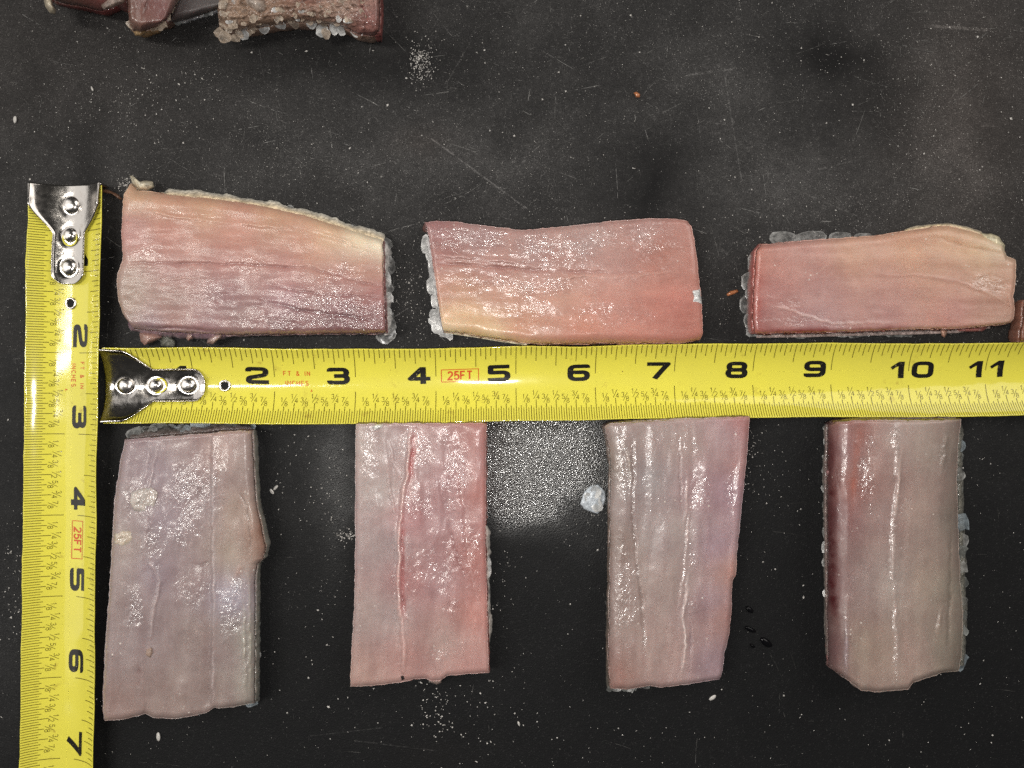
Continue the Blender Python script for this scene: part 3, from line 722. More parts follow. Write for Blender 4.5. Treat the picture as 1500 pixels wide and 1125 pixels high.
lump(A_, 'fat_lump', [(190, 258), (194, 257), (200, 266), (212, 264), (224, 266), (226, 274), (218, 279), (204, 279), (194, 270)], .003, .0062, M_FAT, (215, 205, 180), seed=4)
lump(A_, 'tissue_shred', [(204, 488), (212, 486), (232, 488), (238, 494), (228, 500), (212, 506), (206, 500)], .002, .0045, M_FLESHX, (170, 135, 125), seed=5)
lump(A_, 'tissue_shred', [(272, 488), (284, 488), (283, 496), (276, 500), (273, 496)], .002, .0045, M_FLESHX, (178, 145, 135), seed=6)
lump(A_, 'tissue_shred', [(318, 486), (330, 488), (326, 494), (312, 505), (303, 503), (304, 498)], .003, .006, M_FLESHX, (180, 152, 145), seed=7)
lump(A_, 'skin_shred', [(234, 490), (246, 488), (257, 500), (256, 509), (236, 507)], .0006, .0018, M_SKIN, (125, 125, 115), seed=8)
scales_along(A_, [(562, 362), (564, 400), (565, 450), (567, 486)], 9, 13, .0018, 0, [M_SCALE, M_SCALE, M_SCALEW], tilt=.12, zj=.0006, jitter=3)
scales_along(A_, [(300, 292), (400, 307), (460, 322), (545, 351)], 9, 12, .0020, 1.5, [M_SCALE, M_SCALE, M_SCALEW], tilt=.1, zj=.0005, jitter=3)
scale(A_, 568, 390, .002, 13, 17, 0, .1, 0, M_SCALE)

# --- upper row, middle
B_ = piece(825, 415, 'rosy fish piece with a white tuft on its right edge, middle of the upper row')
slab(B_, 'flesh', [(623, 325), (640, 324), (670, 325), (700, 329), (740, 334), (765, 337), (800, 334), (850, 329), (900, 323), (950, 320), (990, 320), (1008, 324)],
     [(1008, 324), (1013, 333), (1018, 355), (1022, 385), (1024, 410), (1027, 430), (1029, 460), (1030, 488), (1026, 498)],
     [(650, 486), (680, 489), (720, 495), (770, 503), (820, 504), (880, 503), (940, 503), (1000, 503), (1026, 498)], [(623, 325), (628, 345), (632, 370), (636, 400), (640, 430), (645, 460), (650, 486)], 0.0090,
     [(640, 340, (160, 112, 118)), (700, 350, (174, 138, 142)), (780, 365, (180, 145, 146)), (860, 352, (182, 150, 150)), (950, 342, (186, 150, 150)), (1000, 350, (186, 130, 124)), (640, 380, (172, 116, 116)), (720, 398, (180, 130, 128)),
      (800, 400, (186, 138, 134)), (900, 388, (190, 146, 142)), (980, 380, (190, 135, 126)), (1012, 400, (190, 128, 118)), (650, 430, (198, 142, 126)), (720, 440, (196, 144, 130)), (820, 440, (202, 150, 134)), (900, 430, (200, 140, 130)),
      (990, 440, (200, 120, 110)), (660, 465, (216, 164, 110)), (700, 474, (220, 176, 120)), (655, 483, (238, 224, 195)), (720, 491, (228, 200, 160)), (760, 478, (202, 140, 115)), (850, 480, (202, 130, 110)), (930, 490, (198, 126, 112)), (1012, 480, (188, 114, 102)), (960, 458, (196, 122, 110)), (968, 370, (180, 105, 85))], 0,
     sinews=[dict(p=[(640, 385), (720, 391), (800, 397), (880, 400), (960, 402)], w=2.0, h=-0.0007, c=(165, 105, 105), k=0.5), dict(p=[(630, 372), (720, 380), (800, 392)], w=2.2, h=0.0005, c=(205, 165, 165), k=0.4),
             dict(p=[(650, 440), (680, 446), (715, 456)], w=1.5, h=0.0003, c=(235, 195, 160), k=.5), dict(p=[(770, 350), (776, 384)], w=1.6, h=0.0006, c=(200, 170, 170), k=.3), dict(p=[(780, 412), (860, 404), (900, 406), (990, 398)], w=2, h=.0005, c=(205, 165, 155), k=.35)],
     wets=[(690, 352, 60, 22, 1.0), (810, 368, 70, 26, 1.0), (920, 345, 70, 22, .75), (760, 415, 90, 16, .85), (700, 412, 40, 14, .8), (970, 360, 36, 30, .6), (860, 465, 120, 24, .3), (780, 450, 60, 14, .35)],
     edge=dict(d=(.6, .0035), r=(.85, .002), l=(.85, .0012), u=(.75, .002)), skirt=dict(l=((150, 90, 95), (190, 190, 190)), d=((215, 170, 140), (200, 120, 110))), seed=2)
fringe(B_, 'fat_edge', [(772, 502), (735, 497), (700, 491), (652, 484)], 6, .004, .0028, (238, 225, 195), (205, 200, 190), M_FAT, 5, side=-1, wave=.4)
lump(B_, 'white_tuft', [(1012, 422), (1026, 421), (1028, 446), (1013, 447), (1014, 436)], .0078, .0098, M_FAT, (235, 235, 235), seed=3)
for (x, y, rx, ry) in [(625, 358, 8, 13), (629, 373, 6, 9), (632, 385, 5, 9), (634, 418, 9, 14), (637, 440, 6, 12), (640, 462, 11, 10), (644, 478, 12, 12), (652, 488, 10, 6), (633, 470, 6, 6)]:
    scale(B_, x+1, y, .003, rx*1.1, ry*1.1, 0.0, .12, math.pi, M_SCALEW); scale(B_, x+3, y+3, .0022, rx*1.1, ry*.9, None, .15, math.pi, M_SCALEW)
fringe(B_, 'scale_fringe', [(628, 348), (632, 380), (640, 425), (646, 465), (652, 488)], 6, .004, .0015, (205, 200, 200), (212, 212, 212), M_FAT, 8, side=-1, wave=.9)
fringe(B_, 'skin_edge', [(622, 328), (624, 340)], 5, .005, .003, (120, 80, 75), (110, 75, 70), M_SKIN, 6, side=-1)

# --- upper row, right
C_ = piece(1295, 420, 'smooth pale pink fish piece with red left side, rightmost of the upper row')
slab(C_, 'flesh', [(1115, 358), (1180, 352), (1240, 348), (1290, 344), (1330, 337), (1370, 331), (1390, 330), (1420, 337), (1450, 346), (1468, 356), (1474, 374), (1488, 380)],
     [(1488, 380), (1488, 405), (1486, 425), (1484, 434), (1487, 450), (1485, 466), (1480, 473)], [(1105, 489), (1150, 488), (1220, 487), (1300, 484), (1350, 482), (1400, 482), (1440, 478), (1480, 473)],
     [(1115, 358), (1107, 368), (1105, 400), (1103, 440), (1102, 470), (1105, 489)], 0.0095,
     [(1109, 400, (196, 100, 88)), (1109, 372, (200, 125, 105)), (1107, 450, (172, 72, 68)), (1108, 482, (150, 58, 56)), (1128, 370, (196, 146, 140)), (1180, 378, (196, 146, 140)), (1250, 370, (206, 156, 132)), (1330, 360, (206, 156, 130)), (1400, 350, (214, 166, 132)),
      (1440, 358, (224, 184, 140)), (1462, 362, (234, 220, 190)), (1472, 392, (200, 150, 130)), (1482, 430, (200, 150, 130)), (1126, 400, (192, 142, 138)), (1130, 430, (190, 140, 140)), (1200, 430, (190, 145, 145)), (1300, 420, (196, 146, 138)), (1400, 410, (200, 150, 135)), (1460, 450, (196, 146, 130)),
      (1128, 465, (186, 145, 145)), (1200, 465, (186, 145, 150)), (1300, 460, (190, 140, 140)), (1400, 455, (196, 135, 130)), (1480, 465, (180, 142, 126))], 0,
     sinews=[dict(p=[(1108, 368), (1108, 430), (1106, 484)], w=6, h=-.0003, c=(178, 82, 72), k=.75), dict(p=[(1105, 488), (1180, 486), (1260, 485), (1345, 481)], w=4.5, h=-.0004, c=(140, 48, 46), k=.9), dict(p=[(1345, 482), (1400, 482), (1450, 476)], w=2.4, c=(175, 100, 96), k=.5),
             dict(p=[(1365, 345), (1400, 358), (1440, 366), (1475, 372)], w=2, h=-.0004, c=(190, 135, 110), k=.5), dict(p=[(1270, 403), (1340, 404), (1400, 412), (1470, 436)], w=2, h=.0003, c=(190, 135, 125), k=.4), dict(p=[(1140, 398), (1165, 366)], w=1.2, h=.0002, c=(225, 185, 175), k=.5),
             dict(p=[(1198, 400), (1214, 386)], w=1.2, h=.0003, c=(235, 205, 190), k=.5), dict(p=[(1420, 418), (1450, 430), (1480, 446)], w=1.6, h=.0004, c=(225, 190, 170), k=.5), dict(p=[(1120, 445), (1160, 456), (1220, 474), (1320, 472)], w=1.6, h=.0005, c=(210, 175, 170), k=.4)],
     wets=[(1150, 440, 36, 10, .55), (1160, 470, 50, 12, .6), (1450, 416, 26, 10, .8), (1230, 475, 50, 8, .4), (1220, 470, 60, 10, .35)], relief=.6,
     edge=dict(u=(.6, .003), l=(.8, .002), d=(.8, .0015), r=(.8, .0015)), skirt=dict(d=((135, 50, 48), (185, 170, 165)), l=((170, 75, 68), (185, 165, 160))), seed=3)
lump(C_, 'fat_lump', [(1436, 342), (1452, 342), (1464, 347), (1472, 360), (1471, 372), (1462, 371), (1448, 358)], .006, .0088, M_FAT, (226, 214, 180), seed=2)
fringe(C_, 'fat_edge', [(1325, 337), (1370, 330), (1392, 329), (1420, 336), (1438, 342)], 3, .006, .004, (228, 205, 165), (222, 210, 190), M_FAT, 3)
fringe(C_, 'skin_edge', [(1450, 477), (1400, 484), (1340, 486), (1250, 488), (1180, 490), (1108, 491)], 4, .002, .001, (185, 165, 160), (165, 160, 155), M_FAT, 4, side=-1)
for (x, y, rx, ry) in [(1148, 349, 20, 13), (1190, 347, 24, 10), (1232, 346, 18, 7), (1170, 350, 10, 6), (1265, 345, 14, 4)]: scale(C_, x, y, .004, rx, ry, 0.1, .15, 1.5, M_SCALE)
for (x, y, rx, ry) in [(1098, 412, 11, 15), (1096, 446, 12, 16), (1099, 470, 9, 12), (1103, 385, 7, 16), (1106, 486, 12, 9), (1100, 430, 8, 9)]: scale(C_, x, y, .003, rx, ry, 0.0, .2, math.pi, M_SCALE)
for x in range(1118, 1345, 19): scale(C_, x+random.uniform(-6, 6), 488+random.uniform(-1.5, 1.5), .0016, random.uniform(10, 17), random.uniform(5, 8), 0, .1, -1.5, random.choice([M_SCALE, M_SCALE, M_SCALEW]))
lump(C_, 'tissue_shred', [(1376, 482), (1388, 480), (1388, 487), (1384, 495), (1379, 492)], .003, .005, M_FLESHX, (205, 160, 140), seed=4)
lump(C_, 'tissue_shred', [(1400, 482), (1430, 478), (1448, 478), (1440, 486), (1405, 486)], .002, .004, M_FLESHX, (180, 115, 110), seed=5)

# --- lower row, first
D_ = piece(265, 850, 'widest greyish fish piece with torn right flap, first of the lower row')
slab(D_, 'flesh', [(183, 644), (220, 641), (260, 638), (300, 635), (340, 631), (369, 631)],
     [(369, 631), (371, 660), (373, 700), (375, 735), (384, 775), (389, 800), (386, 818), (377, 826), (374, 850), (374, 900), (374, 960), (373, 1030)],
     [(153, 1056), (180, 1054), (205, 1048), (213, 1045), (226, 1052), (260, 1053), (300, 1045), (313, 1038), (340, 1036), (373, 1030)], [(183, 644), (175, 680), (168, 730), (164, 790), (160, 860), (155, 930), (151, 1000), (150, 1040), (153, 1056)], 0.0098,
     [(200, 665, (152, 130, 136)), (230, 690, (150, 130, 142)), (270, 660, (162, 140, 140)), (320, 662, (172, 140, 134)), (360, 680, (152, 132, 126)), (190, 740, (156, 136, 136)), (240, 760, (150, 130, 142)), (300, 740, (166, 146, 150)), (345, 750, (166, 142, 126)), (384, 790, (150, 108, 86)),
      (340, 815, (162, 142, 126)), (180, 800, (164, 146, 138)), (170, 860, (152, 132, 130)), (230, 840, (150, 130, 142)), (280, 850, (150, 125, 125)), (335, 872, (160, 150, 168)), (170, 950, (150, 130, 130)), (220, 930, (150, 130, 132)), (290, 930, (150, 130, 125)), (330, 960, (142, 120, 120)),
      (365, 940, (152, 146, 136)), (170, 1035, (152, 124, 118)), (250, 1020, (152, 130, 124)), (320, 1010, (146, 125, 120)), (367, 1000, (152, 146, 136))], 1,
     sinews=[dict(p=[(219, 645), (214, 690), (208, 720)], w=2.2, h=.0005, c=(186, 172, 176), k=.5), dict(p=[(233, 650), (224, 680), (216, 730), (213, 800), (222, 830), (235, 852), (226, 890), (215, 960)], w=2.0, h=.0006, c=(190, 175, 175), k=.4),
             dict(p=[(313, 640), (312, 700), (312, 800), (314, 880), (312, 960), (312, 1036)], w=2.4, h=.0004, c=(186, 176, 178), k=.45, step=-.0012, sw=40), dict(p=[(205, 962), (204, 985), (203, 1003)], w=4, h=-.0012, c=(120, 68, 66), k=.8),
             dict(p=[(213, 1046), (214, 1030)], w=2, h=-.001, c=(135, 95, 90), k=.6), dict(p=[(352, 850), (358, 900), (357, 960), (360, 1030)], w=2, h=.0009, c=(170, 168, 155), k=.6), dict(p=[(364, 830), (367, 900), (366, 1020)], w=2, h=.0009, c=(165, 165, 150), k=.6),
             dict(p=[(322, 870), (346, 890), (352, 880), (347, 850)], w=4, h=.0006, c=(160, 162, 185), k=.4, wet=.8), dict(p=[(340, 705), (362, 740), (368, 790), (364, 815)], w=1.4, h=-.0005, c=(120, 98, 88), k=.6), dict(p=[(362, 820), (350, 835), (335, 855)], w=4, h=.0003, c=(170, 120, 100), k=.5),
             dict(p=[(312, 820), (296, 828), (284, 824)], w=1.4, h=-.0006, c=(110, 90, 85), k=.6), dict(p=[(376, 740), (382, 775), (386, 800)], w=3, c=(140, 88, 62), k=.6), dict(p=[(300, 660), (314, 680), (312, 700)], w=3, c=(165, 105, 100), k=.4)],
     wets=[(285, 720, 34, 44, .95), (270, 780, 30, 30, .8), (195, 895, 12, 34, .9), (288, 868, 30, 30, .45), (340, 905, 18, 30, .8), (225, 800, 16, 40, .7), (205, 730, 24, 30, .45), (322, 700, 10, 50, .4), (364, 930, 8, 100, .7)],
     edge=dict(r=(.7, .003), l=(.75, .0025), d=(.75, .002), u=(.85, .0012)), skirt=dict(u=((120, 80, 78), (90, 92, 90)), r=((140, 135, 125), (120, 120, 115))), seed=4, relief=.85)
fringe(D_, 'skin_edge', [(190, 640), (230, 636), (280, 632), (330, 627), (368, 627)], 9, .004, .002, (92, 78, 75), (85, 86, 84), M_SKIN, 7)
scales_along(D_, [(198, 637), (240, 633), (290, 629), (340, 627), (362, 628)], 22, 11, .0026, 1.5, [M_SCALEG, M_SCALEG, M_SCALEB, M_SCALE], tilt=.3, jitter=4)
lump(D_, 'fat_patch', [(192, 722), (205, 716), (222, 714), (232, 722), (226, 742), (212, 752), (196, 748), (190, 736)], 0.0098, .0103, M_FLESHY, (186, 174, 166), seed=2, sink=.001)
lump(D_, 'fat_patch', [(168, 782), (178, 775), (196, 776), (200, 786), (192, 800), (176, 804), (168, 796)], .0092, .0099, M_FLESHY, (190, 174, 156), seed=3, sink=.001)
lump(D_, 'fat_bit', [(214, 952), (222, 948), (224, 956), (220, 964), (213, 960)], .0098, .0108, M_FAT, (176, 150, 135), seed=4, sink=.001)
fringe(D_, 'skin_edge', [(375, 824), (377, 870), (377, 940), (376, 1028)], 4, .003, .001, (120, 120, 112), (100, 100, 96), M_SKIN, 8)
scales_along(D_, [(373, 850), (373, 1022)], 9, 8, .002, 0, [M_SCALEG, M_SCALE], tilt=.15)
scale(D_, 370, 1030, .002, 9, 6, 0, .2, 0, M_SCALEB)

# --- lower row, second
E_ = piece(615, 810, 'fish piece pale on the left and red on the right, second of the lower row')
slab(E_, 'flesh', [(521, 621), (560, 620), (620, 620), (680, 620), (712, 620)], [(712, 620), (712, 680), (712, 740), (711, 800), (713, 850), (714, 900), (715, 950), (716, 986)],
     [(513, 1006), (545, 1005), (580, 1000), (610, 995), (624, 994), (632, 998), (645, 997), (655, 990), (690, 987), (716, 986)], [(521, 621), (520, 700), (520, 800), (519, 880), (515, 950), (513, 1006)], 0.0092,
     [(535, 650, (170, 150, 145)), (555, 720, (170, 156, 152)), (545, 800, (165, 146, 145)), (540, 900, (166, 145, 140)), (530, 985, (176, 140, 130)), (585, 650, (170, 152, 152)), (572, 800, (162, 146, 148)), (570, 900, (165, 146, 146)), (612, 640, (184, 140, 140)), (640, 660, (180, 146, 146)),
      (660, 700, (175, 130, 134)), (690, 640, (180, 116, 110)), (702, 720, (182, 114, 106)), (702, 820, (180, 112, 104)), (700, 900, (190, 124, 114)), (640, 760, (170, 130, 134)), (640, 850, (170, 130, 134)), (650, 940, (176, 146, 140)), (604, 760, (184, 122, 126)), (602, 850, (178, 114, 114)), (598, 960, (178, 128, 122)), (690, 970, (186, 134, 128))], 1,
     sinews=[dict(p=[(602, 625), (600, 660), (597, 690), (590, 730), (586, 770), (585, 820), (583, 860), (587, 900), (591, 940), (592, 985)], w=2.4, h=.0011, c=(226, 190, 184), k=.75, step=-.0008, sw=50, wet=.5), dict(p=[(607, 625), (605, 660), (600, 705), (597, 722)], w=3, h=-.0006, c=(196, 82, 80), k=.7),
             dict(p=[(592, 735), (590, 790), (589, 850), (592, 920)], w=3.0, h=-.0007, c=(190, 96, 96), k=.6), dict(p=[(596, 712), (598, 724)], w=3.2, h=-.0005, c=(176, 40, 42), k=.9), dict(p=[(640, 690), (655, 760), (668, 810), (690, 870)], w=1.6, h=-.0005, c=(160, 105, 105), k=.5), dict(p=[(566, 640), (582, 690), (590, 720)], w=1.6, h=.0005, c=(200, 180, 180), k=.5),
             dict(p=[(568, 690), (578, 760), (584, 830)], w=1.4, h=.0004, c=(195, 175, 175), k=.4), dict(p=[(583, 890), (596, 905), (608, 918)], w=1.8, h=.0006, c=(215, 160, 155), k=.5), dict(p=[(660, 650), (680, 740), (685, 820), (706, 900)], w=2, h=-.0004, c=(200, 150, 145), k=.4), dict(p=[(592, 930), (600, 975)], w=4, h=-.0006, c=(165, 115, 110), k=.5)],
     wets=[(668, 700, 16, 60, .8), (610, 740, 18, 24, .75), (618, 660, 12, 20, .7), (655, 640, 16, 16, .6), (540, 660, 14, 40, .35), (640, 830, 50, 50, .45), (662, 895, 14, 14, .8), (640, 950, 50, 20, .4), (590, 860, 14, 50, .5), (690, 800, 16, 60, .5), (600, 650, 8, 30, .7)],
     edge=dict(l=(.8, .003), r=(.85, .0012), d=(.75, .002), u=(.9, .001)), skirt=dict(u=((110, 70, 70), (60, 55, 55)), r=((190, 105, 95), (170, 150, 145))), seed=5, relief=.9)
fringe(E_, 'fat_edge', [(713, 770), (713, 810), (714, 850), (715, 900), (716, 940)], 4.5, .005, .002, (205, 190, 182), (200, 196, 190), M_FAT, 4, wave=.9)
scale(E_, 714, 832, .004, 7, 20, 0, .15, 0, M_SCALEW); scale(E_, 713, 868, .0035, 6, 17, 0, .15, 0, M_SCALE)
fringe(E_, 'skin_edge', [(524, 618), (560, 617), (620, 616), (665, 616)], 3.5, .004, .002, (80, 66, 62), (110, 105, 100), M_SKIN, 9)
lump(E_, 'white_tuft', [(543, 625), (552, 621), (562, 622), (560, 627), (549, 631)], .0085, .0098, M_FAT, (232, 230, 225), seed=1, sink=.001)
lump(E_, 'tissue_shred', [(624, 992), (648, 990), (646, 1000), (640, 1003), (631, 1000)], .003, .0055, M_FLESHY, (190, 165, 155), seed=2)
lump(E_, 'dark_speck', [(587, 991), (591, 990), (592, 995), (588, 997)], .0086, .0094, M_HOLE, (10, 10, 10), seed=2, sink=.001, nb=16)

# --- lower row, third
F_ = piece(990, 810, 'mauve fish piece tapering to the bottom, beside the white scale clump in the lower row')
slab(F_, 'flesh', [(884, 625), (892, 620), (950, 616), (1000, 613), (1060, 611), (1098, 610)], [(1098, 610), (1096, 640), (1092, 690), (1087, 740), (1082, 790), (1079, 820), (1078, 842), (1073, 850), (1072, 890), (1068, 930), (1061, 958), (1059, 985), (1054, 995)],
     [(893, 1008), (920, 1010), (950, 1005), (970, 1007), (1010, 1002), (1040, 997), (1054, 995)], [(884, 625), (890, 645), (894, 680), (893, 750), (893, 820), (892, 900), (891, 960), (893, 1008)], 0.0095,
     [(902, 680, (142, 125, 114)), (908, 800, (146, 126, 116)), (908, 900, (152, 130, 124)), (905, 985, (156, 118, 108)), (950, 640, (166, 146, 142)), (950, 700, (160, 152, 154)), (960, 780, (162, 148, 148)), (960, 860, (166, 146, 140)), (960, 950, (170, 146, 140)), (1010, 650, (170, 146, 140)), (1022, 720, (166, 132, 136)),
      (990, 780, (166, 150, 146)), (985, 850, (166, 146, 140)), (985, 960, (172, 140, 134)), (1060, 640, (172, 146, 152)), (1090, 622, (184, 120, 118)), (1088, 680, (176, 128, 126)), (1060, 720, (166, 130, 146)), (1050, 800, (160, 130, 146)), (1045, 880, (156, 130, 142)), (1040, 970, (152, 125, 136)), (1073, 838, (180, 132, 118)), (1064, 900, (170, 122, 112))], 1,
     sinews=[dict(p=[(1008, 690), (1006, 740), (1000, 790)], w=1.8, h=.0005, c=(205, 182, 178), k=.5), dict(p=[(1010, 740), (1006, 790), (1003, 840), (995, 890)], w=1.8, h=.0006, c=(206, 182, 178), k=.6, wet=.5), dict(p=[(1008, 830), (1006, 880), (1000, 905), (1005, 945), (997, 995)], w=2.0, h=.0008, c=(224, 208, 204), k=.8),
             dict(p=[(926, 640), (928, 700), (926, 760), (932, 820), (940, 880), (944, 960)], w=2.0, h=-.0007, c=(140, 112, 104), k=.5, wet=.8), dict(p=[(912, 640), (922, 680), (924, 720)], w=1.8, h=.0006, c=(190, 178, 166), k=.5, wet=.9), dict(p=[(995, 640), (996, 700), (998, 760)], w=1.4, h=-.0004, c=(150, 120, 118), k=.4),
             dict(p=[(941, 955), (943, 968)], w=4, c=(178, 84, 84), k=.7), dict(p=[(1074, 825), (1070, 850)], w=6, c=(196, 110, 92), k=.6), dict(p=[(904, 965), (910, 1000)], w=8, c=(156, 76, 62), k=.5), dict(p=[(928, 696), (927, 704)], w=3, c=(150, 95, 50), k=.8), dict(p=[(1012, 900), (1010, 985)], w=2, h=-.0005, c=(140, 112, 122), k=.5)],
     wets=[(1030, 725, 26, 30, .55), (1070, 720, 12, 30, .6), (955, 720, 30, 60, .3), (930, 890, 14, 60, .6), (912, 680, 14, 50, .6), (1010, 810, 12, 40, .5), (912, 860, 20, 120, .45), (1018, 885, 14, 20, .6), (985, 650, 50, 20, .3)],
     edge=dict(l=(.65, .005), r=(.75, .002), d=(.75, .002), u=(.85, .0012)), skirt=dict(l=((130, 112, 102), (110, 100, 92)), u=((100, 80, 76), (70, 64, 62))), seed=6, relief=.9)
fringe(F_, 'skin_edge', [(884, 622), (900, 618), (950, 614), (1000, 612)], 3, .004, .002, (96, 80, 76), (90, 84, 80), M_SKIN, 2)
fringe(F_, 'skin_edge', [(893, 860), (891, 930), (891, 985), (894, 1010)], 4, .003, .001, (120, 108, 100), (95, 92, 86), M_SKIN, 4, side=-1)
scales_along(F_, [(896, 1007), (915, 1008), (925, 1006), (948, 1004)], 9, 8, .002, -1.5, [M_SCALE, M_SCALEG, M_SCALEW], tilt=.3)

# --- lower row, fourth
G_ = piece(1310, 810, 'rounded fish piece with a dark red left flank, rightmost of the lower row')
slab(G_, 'flesh', [(1212, 622), (1228, 618), (1250, 616), (1300, 615), (1350, 616), (1408, 614)], [(1408, 614), (1404, 650), (1402, 700), (1404, 780), (1407, 850), (1411, 900), (1409, 960), (1405, 983)],
     [(1213, 975), (1225, 985), (1240, 995), (1250, 1003), (1262, 1012), (1290, 1014), (1330, 1010), (1338, 1000), (1360, 993), (1380, 986), (1405, 983)], [(1212, 622), (1211, 700), (1211, 800), (1211, 900), (1213, 975)], 0.0125,
     [(1216, 650, (104, 48, 48)), (1217, 750, (96, 40, 44)), (1217, 850, (100, 46, 52)), (1222, 950, (118, 80, 84)), (1240, 650, (152, 116, 122)), (1238, 750, (150, 110, 112)), (1238, 850, (152, 116, 116)), (1258, 640, (166, 100, 84)), (1255, 720, (162, 102, 92)), (1285, 660, (172, 140, 134)), (1290, 750, (166, 140, 136)),
      (1265, 850, (166, 148, 142)), (1270, 950, (166, 146, 130)), (1340, 650, (166, 146, 136)), (1350, 750, (166, 140, 130)), (1350, 850, (162, 140, 126)), (1330, 960, (166, 140, 130)), (1378, 660, (142, 126, 116)), (1388, 760, (130, 120, 110)), (1388, 860, (140, 130, 116)), (1392, 950, (136, 126, 112)), (1310, 640, (176, 156, 150)), (1310, 850, (174, 158, 152))], 1,
     sinews=[dict(p=[(1309, 618), (1313, 660), (1316, 700), (1311, 740), (1308, 800), (1310, 870), (1313, 940), (1312, 1000)], w=3, h=.0007, c=(200, 182, 176), k=.5, wet=.8), dict(p=[(1322, 650), (1317, 700), (1312, 760)], w=1.3, h=.0005, c=(206, 184, 174), k=.6), dict(p=[(1262, 618), (1256, 660), (1250, 720), (1246, 770)], w=5, c=(172, 92, 72), k=.6),
             dict(p=[(1216, 622), (1217, 750), (1218, 860), (1226, 930)], w=9, c=(88, 30, 34), k=.8), dict(p=[(1388, 625), (1384, 660), (1378, 700)], w=4, h=.0011, c=(150, 140, 130), k=.5, wet=.6), dict(p=[(1394, 740), (1392, 850), (1388, 960)], w=2, h=-.0008, c=(116, 104, 92), k=.5), dict(p=[(1380, 880), (1372, 940)], w=4, h=.0009, c=(166, 152, 136), k=.4), dict(p=[(1240, 900), (1240, 960), (1238, 995)], w=2.5, h=.0005, c=(175, 160, 170), k=.5, wet=.5),
             dict(p=[(1286, 950), (1290, 960)], w=5, c=(130, 108, 84), k=.6)],
     wets=[(1270, 690, 16, 70, .8), (1312, 760, 12, 160, .5), (1260, 860, 20, 60, .35), (1256, 935, 12, 12, .7), (1384, 680, 10, 50, .6), (1232, 720, 6, 80, .5), (1386, 870, 10, 80, .3)],
     edge=dict(l=(.18, .0095), r=(.4, .007), d=(.7, .002), u=(.9, .001)), skirt=dict(l=((96, 40, 42), (150, 140, 132)), u=((90, 56, 54), (60, 50, 48)), r=((130, 122, 112), (125, 125, 122))), seed=7, relief=.8)
fringe(G_, 'skin_edge', [(1210, 622), (1208, 700), (1209, 780), (1210, 880), (1212, 960)], 3, .003, .001, (120, 100, 95), (150, 145, 138), M_SKIN, 1, side=-1)
fringe(G_, 'skin_edge', [(1215, 617), (1260, 613), (1320, 612), (1400, 611)], 3.5, .006, .003, (76, 52, 48), (84, 70, 64), M_SKIN, 2)
fringe(G_, 'skin_edge', [(1406, 618), (1406, 700), (1409, 800), (1412, 900), (1410, 975)], 5, .003, .001, (125, 122, 112), (125, 124, 118), M_SKIN, 3)
scales_along(G_, [(1402, 650), (1404, 720), (1407, 800), (1410, 870), (1410, 920), (1405, 970)], 15, 12, .0024, 0, [M_SCALEG, M_SCALEB, M_SCALE], tilt=.25, jitter=3.5)
scales_along(G_, [(1212, 625), (1211, 700), (1212, 780), (1213, 870)], 12, 8, .0016, math.pi, [M_SCALE, M_SCALE, M_SCALEW], tilt=.12, zj=.0004)

lump(G_, 'tissue_shred', [(1210, 690), (1217, 682), (1222, 690), (1219, 700), (1212, 700)], .004, .006, M_FLESHY, (176, 128, 128), seed=1)

# ------------------------------------------------------------------ the uncut chunks at the top of the photograph
CH = 'fish chunks crowding the top edge'
def chunk(px, py, label):
    o = empty('fish_chunk', tuple(P(px, py, 0))); tag(o, label, 'fish chunk', CH); return o
K1 = chunk(135, -60, 'dark red fish chunk with a pale curled strip, leftmost at the top edge')
slab(K1, 'flesh', [(60, -150), (190, -150)], [(190, -150), (184, -60), (176, 0), (170, 8)], [(66, -8), (84, 2), (100, 6), (120, 10), (148, 16), (170, 8)], [(60, -150), (56, -80), (66, -8)], .016,
     [(100, -20, (110, 92, 82)), (110, 0, (120, 84, 78)), (130, 4, (124, 66, 62)), (150, 0, (120, 60, 60)), (165, -20, (110, 60, 60)), (100, -120, (130, 80, 76))], 0, edge=dict(d=(.3, .006)), skirt=dict(d=((110, 54, 52), (80, 44, 42))), seed=3, wets=[(130, 0, 40, 20, .4)])
lump(K1, 'curled_strip', [(62, -10), (76, -6), (78, 8), (82, 16), (81, 21), (74, 20), (66, 10)], .010, .014, M_FAT, (190, 178, 156), seed=2, sink=.002)
lump(K1, 'skin_flap', [(148, 8), (158, -6), (184, -12), (182, 4), (168, 10), (152, 15)], .013, .0155, M_SKIN, (140, 122, 112), seed=3, sink=.001)
K2 = chunk(215, -60, 'brownish red fish chunk ending in a tan tip, left of the grey skin')
slab(K2, 'flesh', [(180, -150), (300, -150)], [(300, -150), (278, -40), (262, 0), (248, 26), (232, 40)], [(189, 38), (196, 45), (204, 48), (216, 44), (232, 40)], [(180, -150), (184, -60), (186, 0), (189, 38)], .016,
     [(192, 10, (122, 92, 80)), (205, 20, (130, 84, 76)), (225, 10, (120, 62, 66)), (240, 0, (124, 70, 74)), (215, 35, (118, 70, 70)), (196, 40, (140, 110, 84)), (255, 0, (130, 110, 100)), (230, -100, (120, 70, 70))], 1,
     sinews=[dict(p=[(222, -10), (214, 10), (206, 30)], w=2, h=-.0008, c=(90, 60, 56), k=.6), dict(p=[(246, -10), (240, 10), (232, 30)], w=3, h=.0006, c=(150, 100, 104), k=.4)], wets=[(215, 10, 40, 40, .4)], edge=dict(d=(.3, .004), l=(.5, .003), r=(.4, .004)), skirt=dict(d=((150, 120, 84), (120, 96, 66)), l=((110, 84, 72), (90, 70, 60)), r=((110, 80, 72), (90, 76, 64))), seed=4)
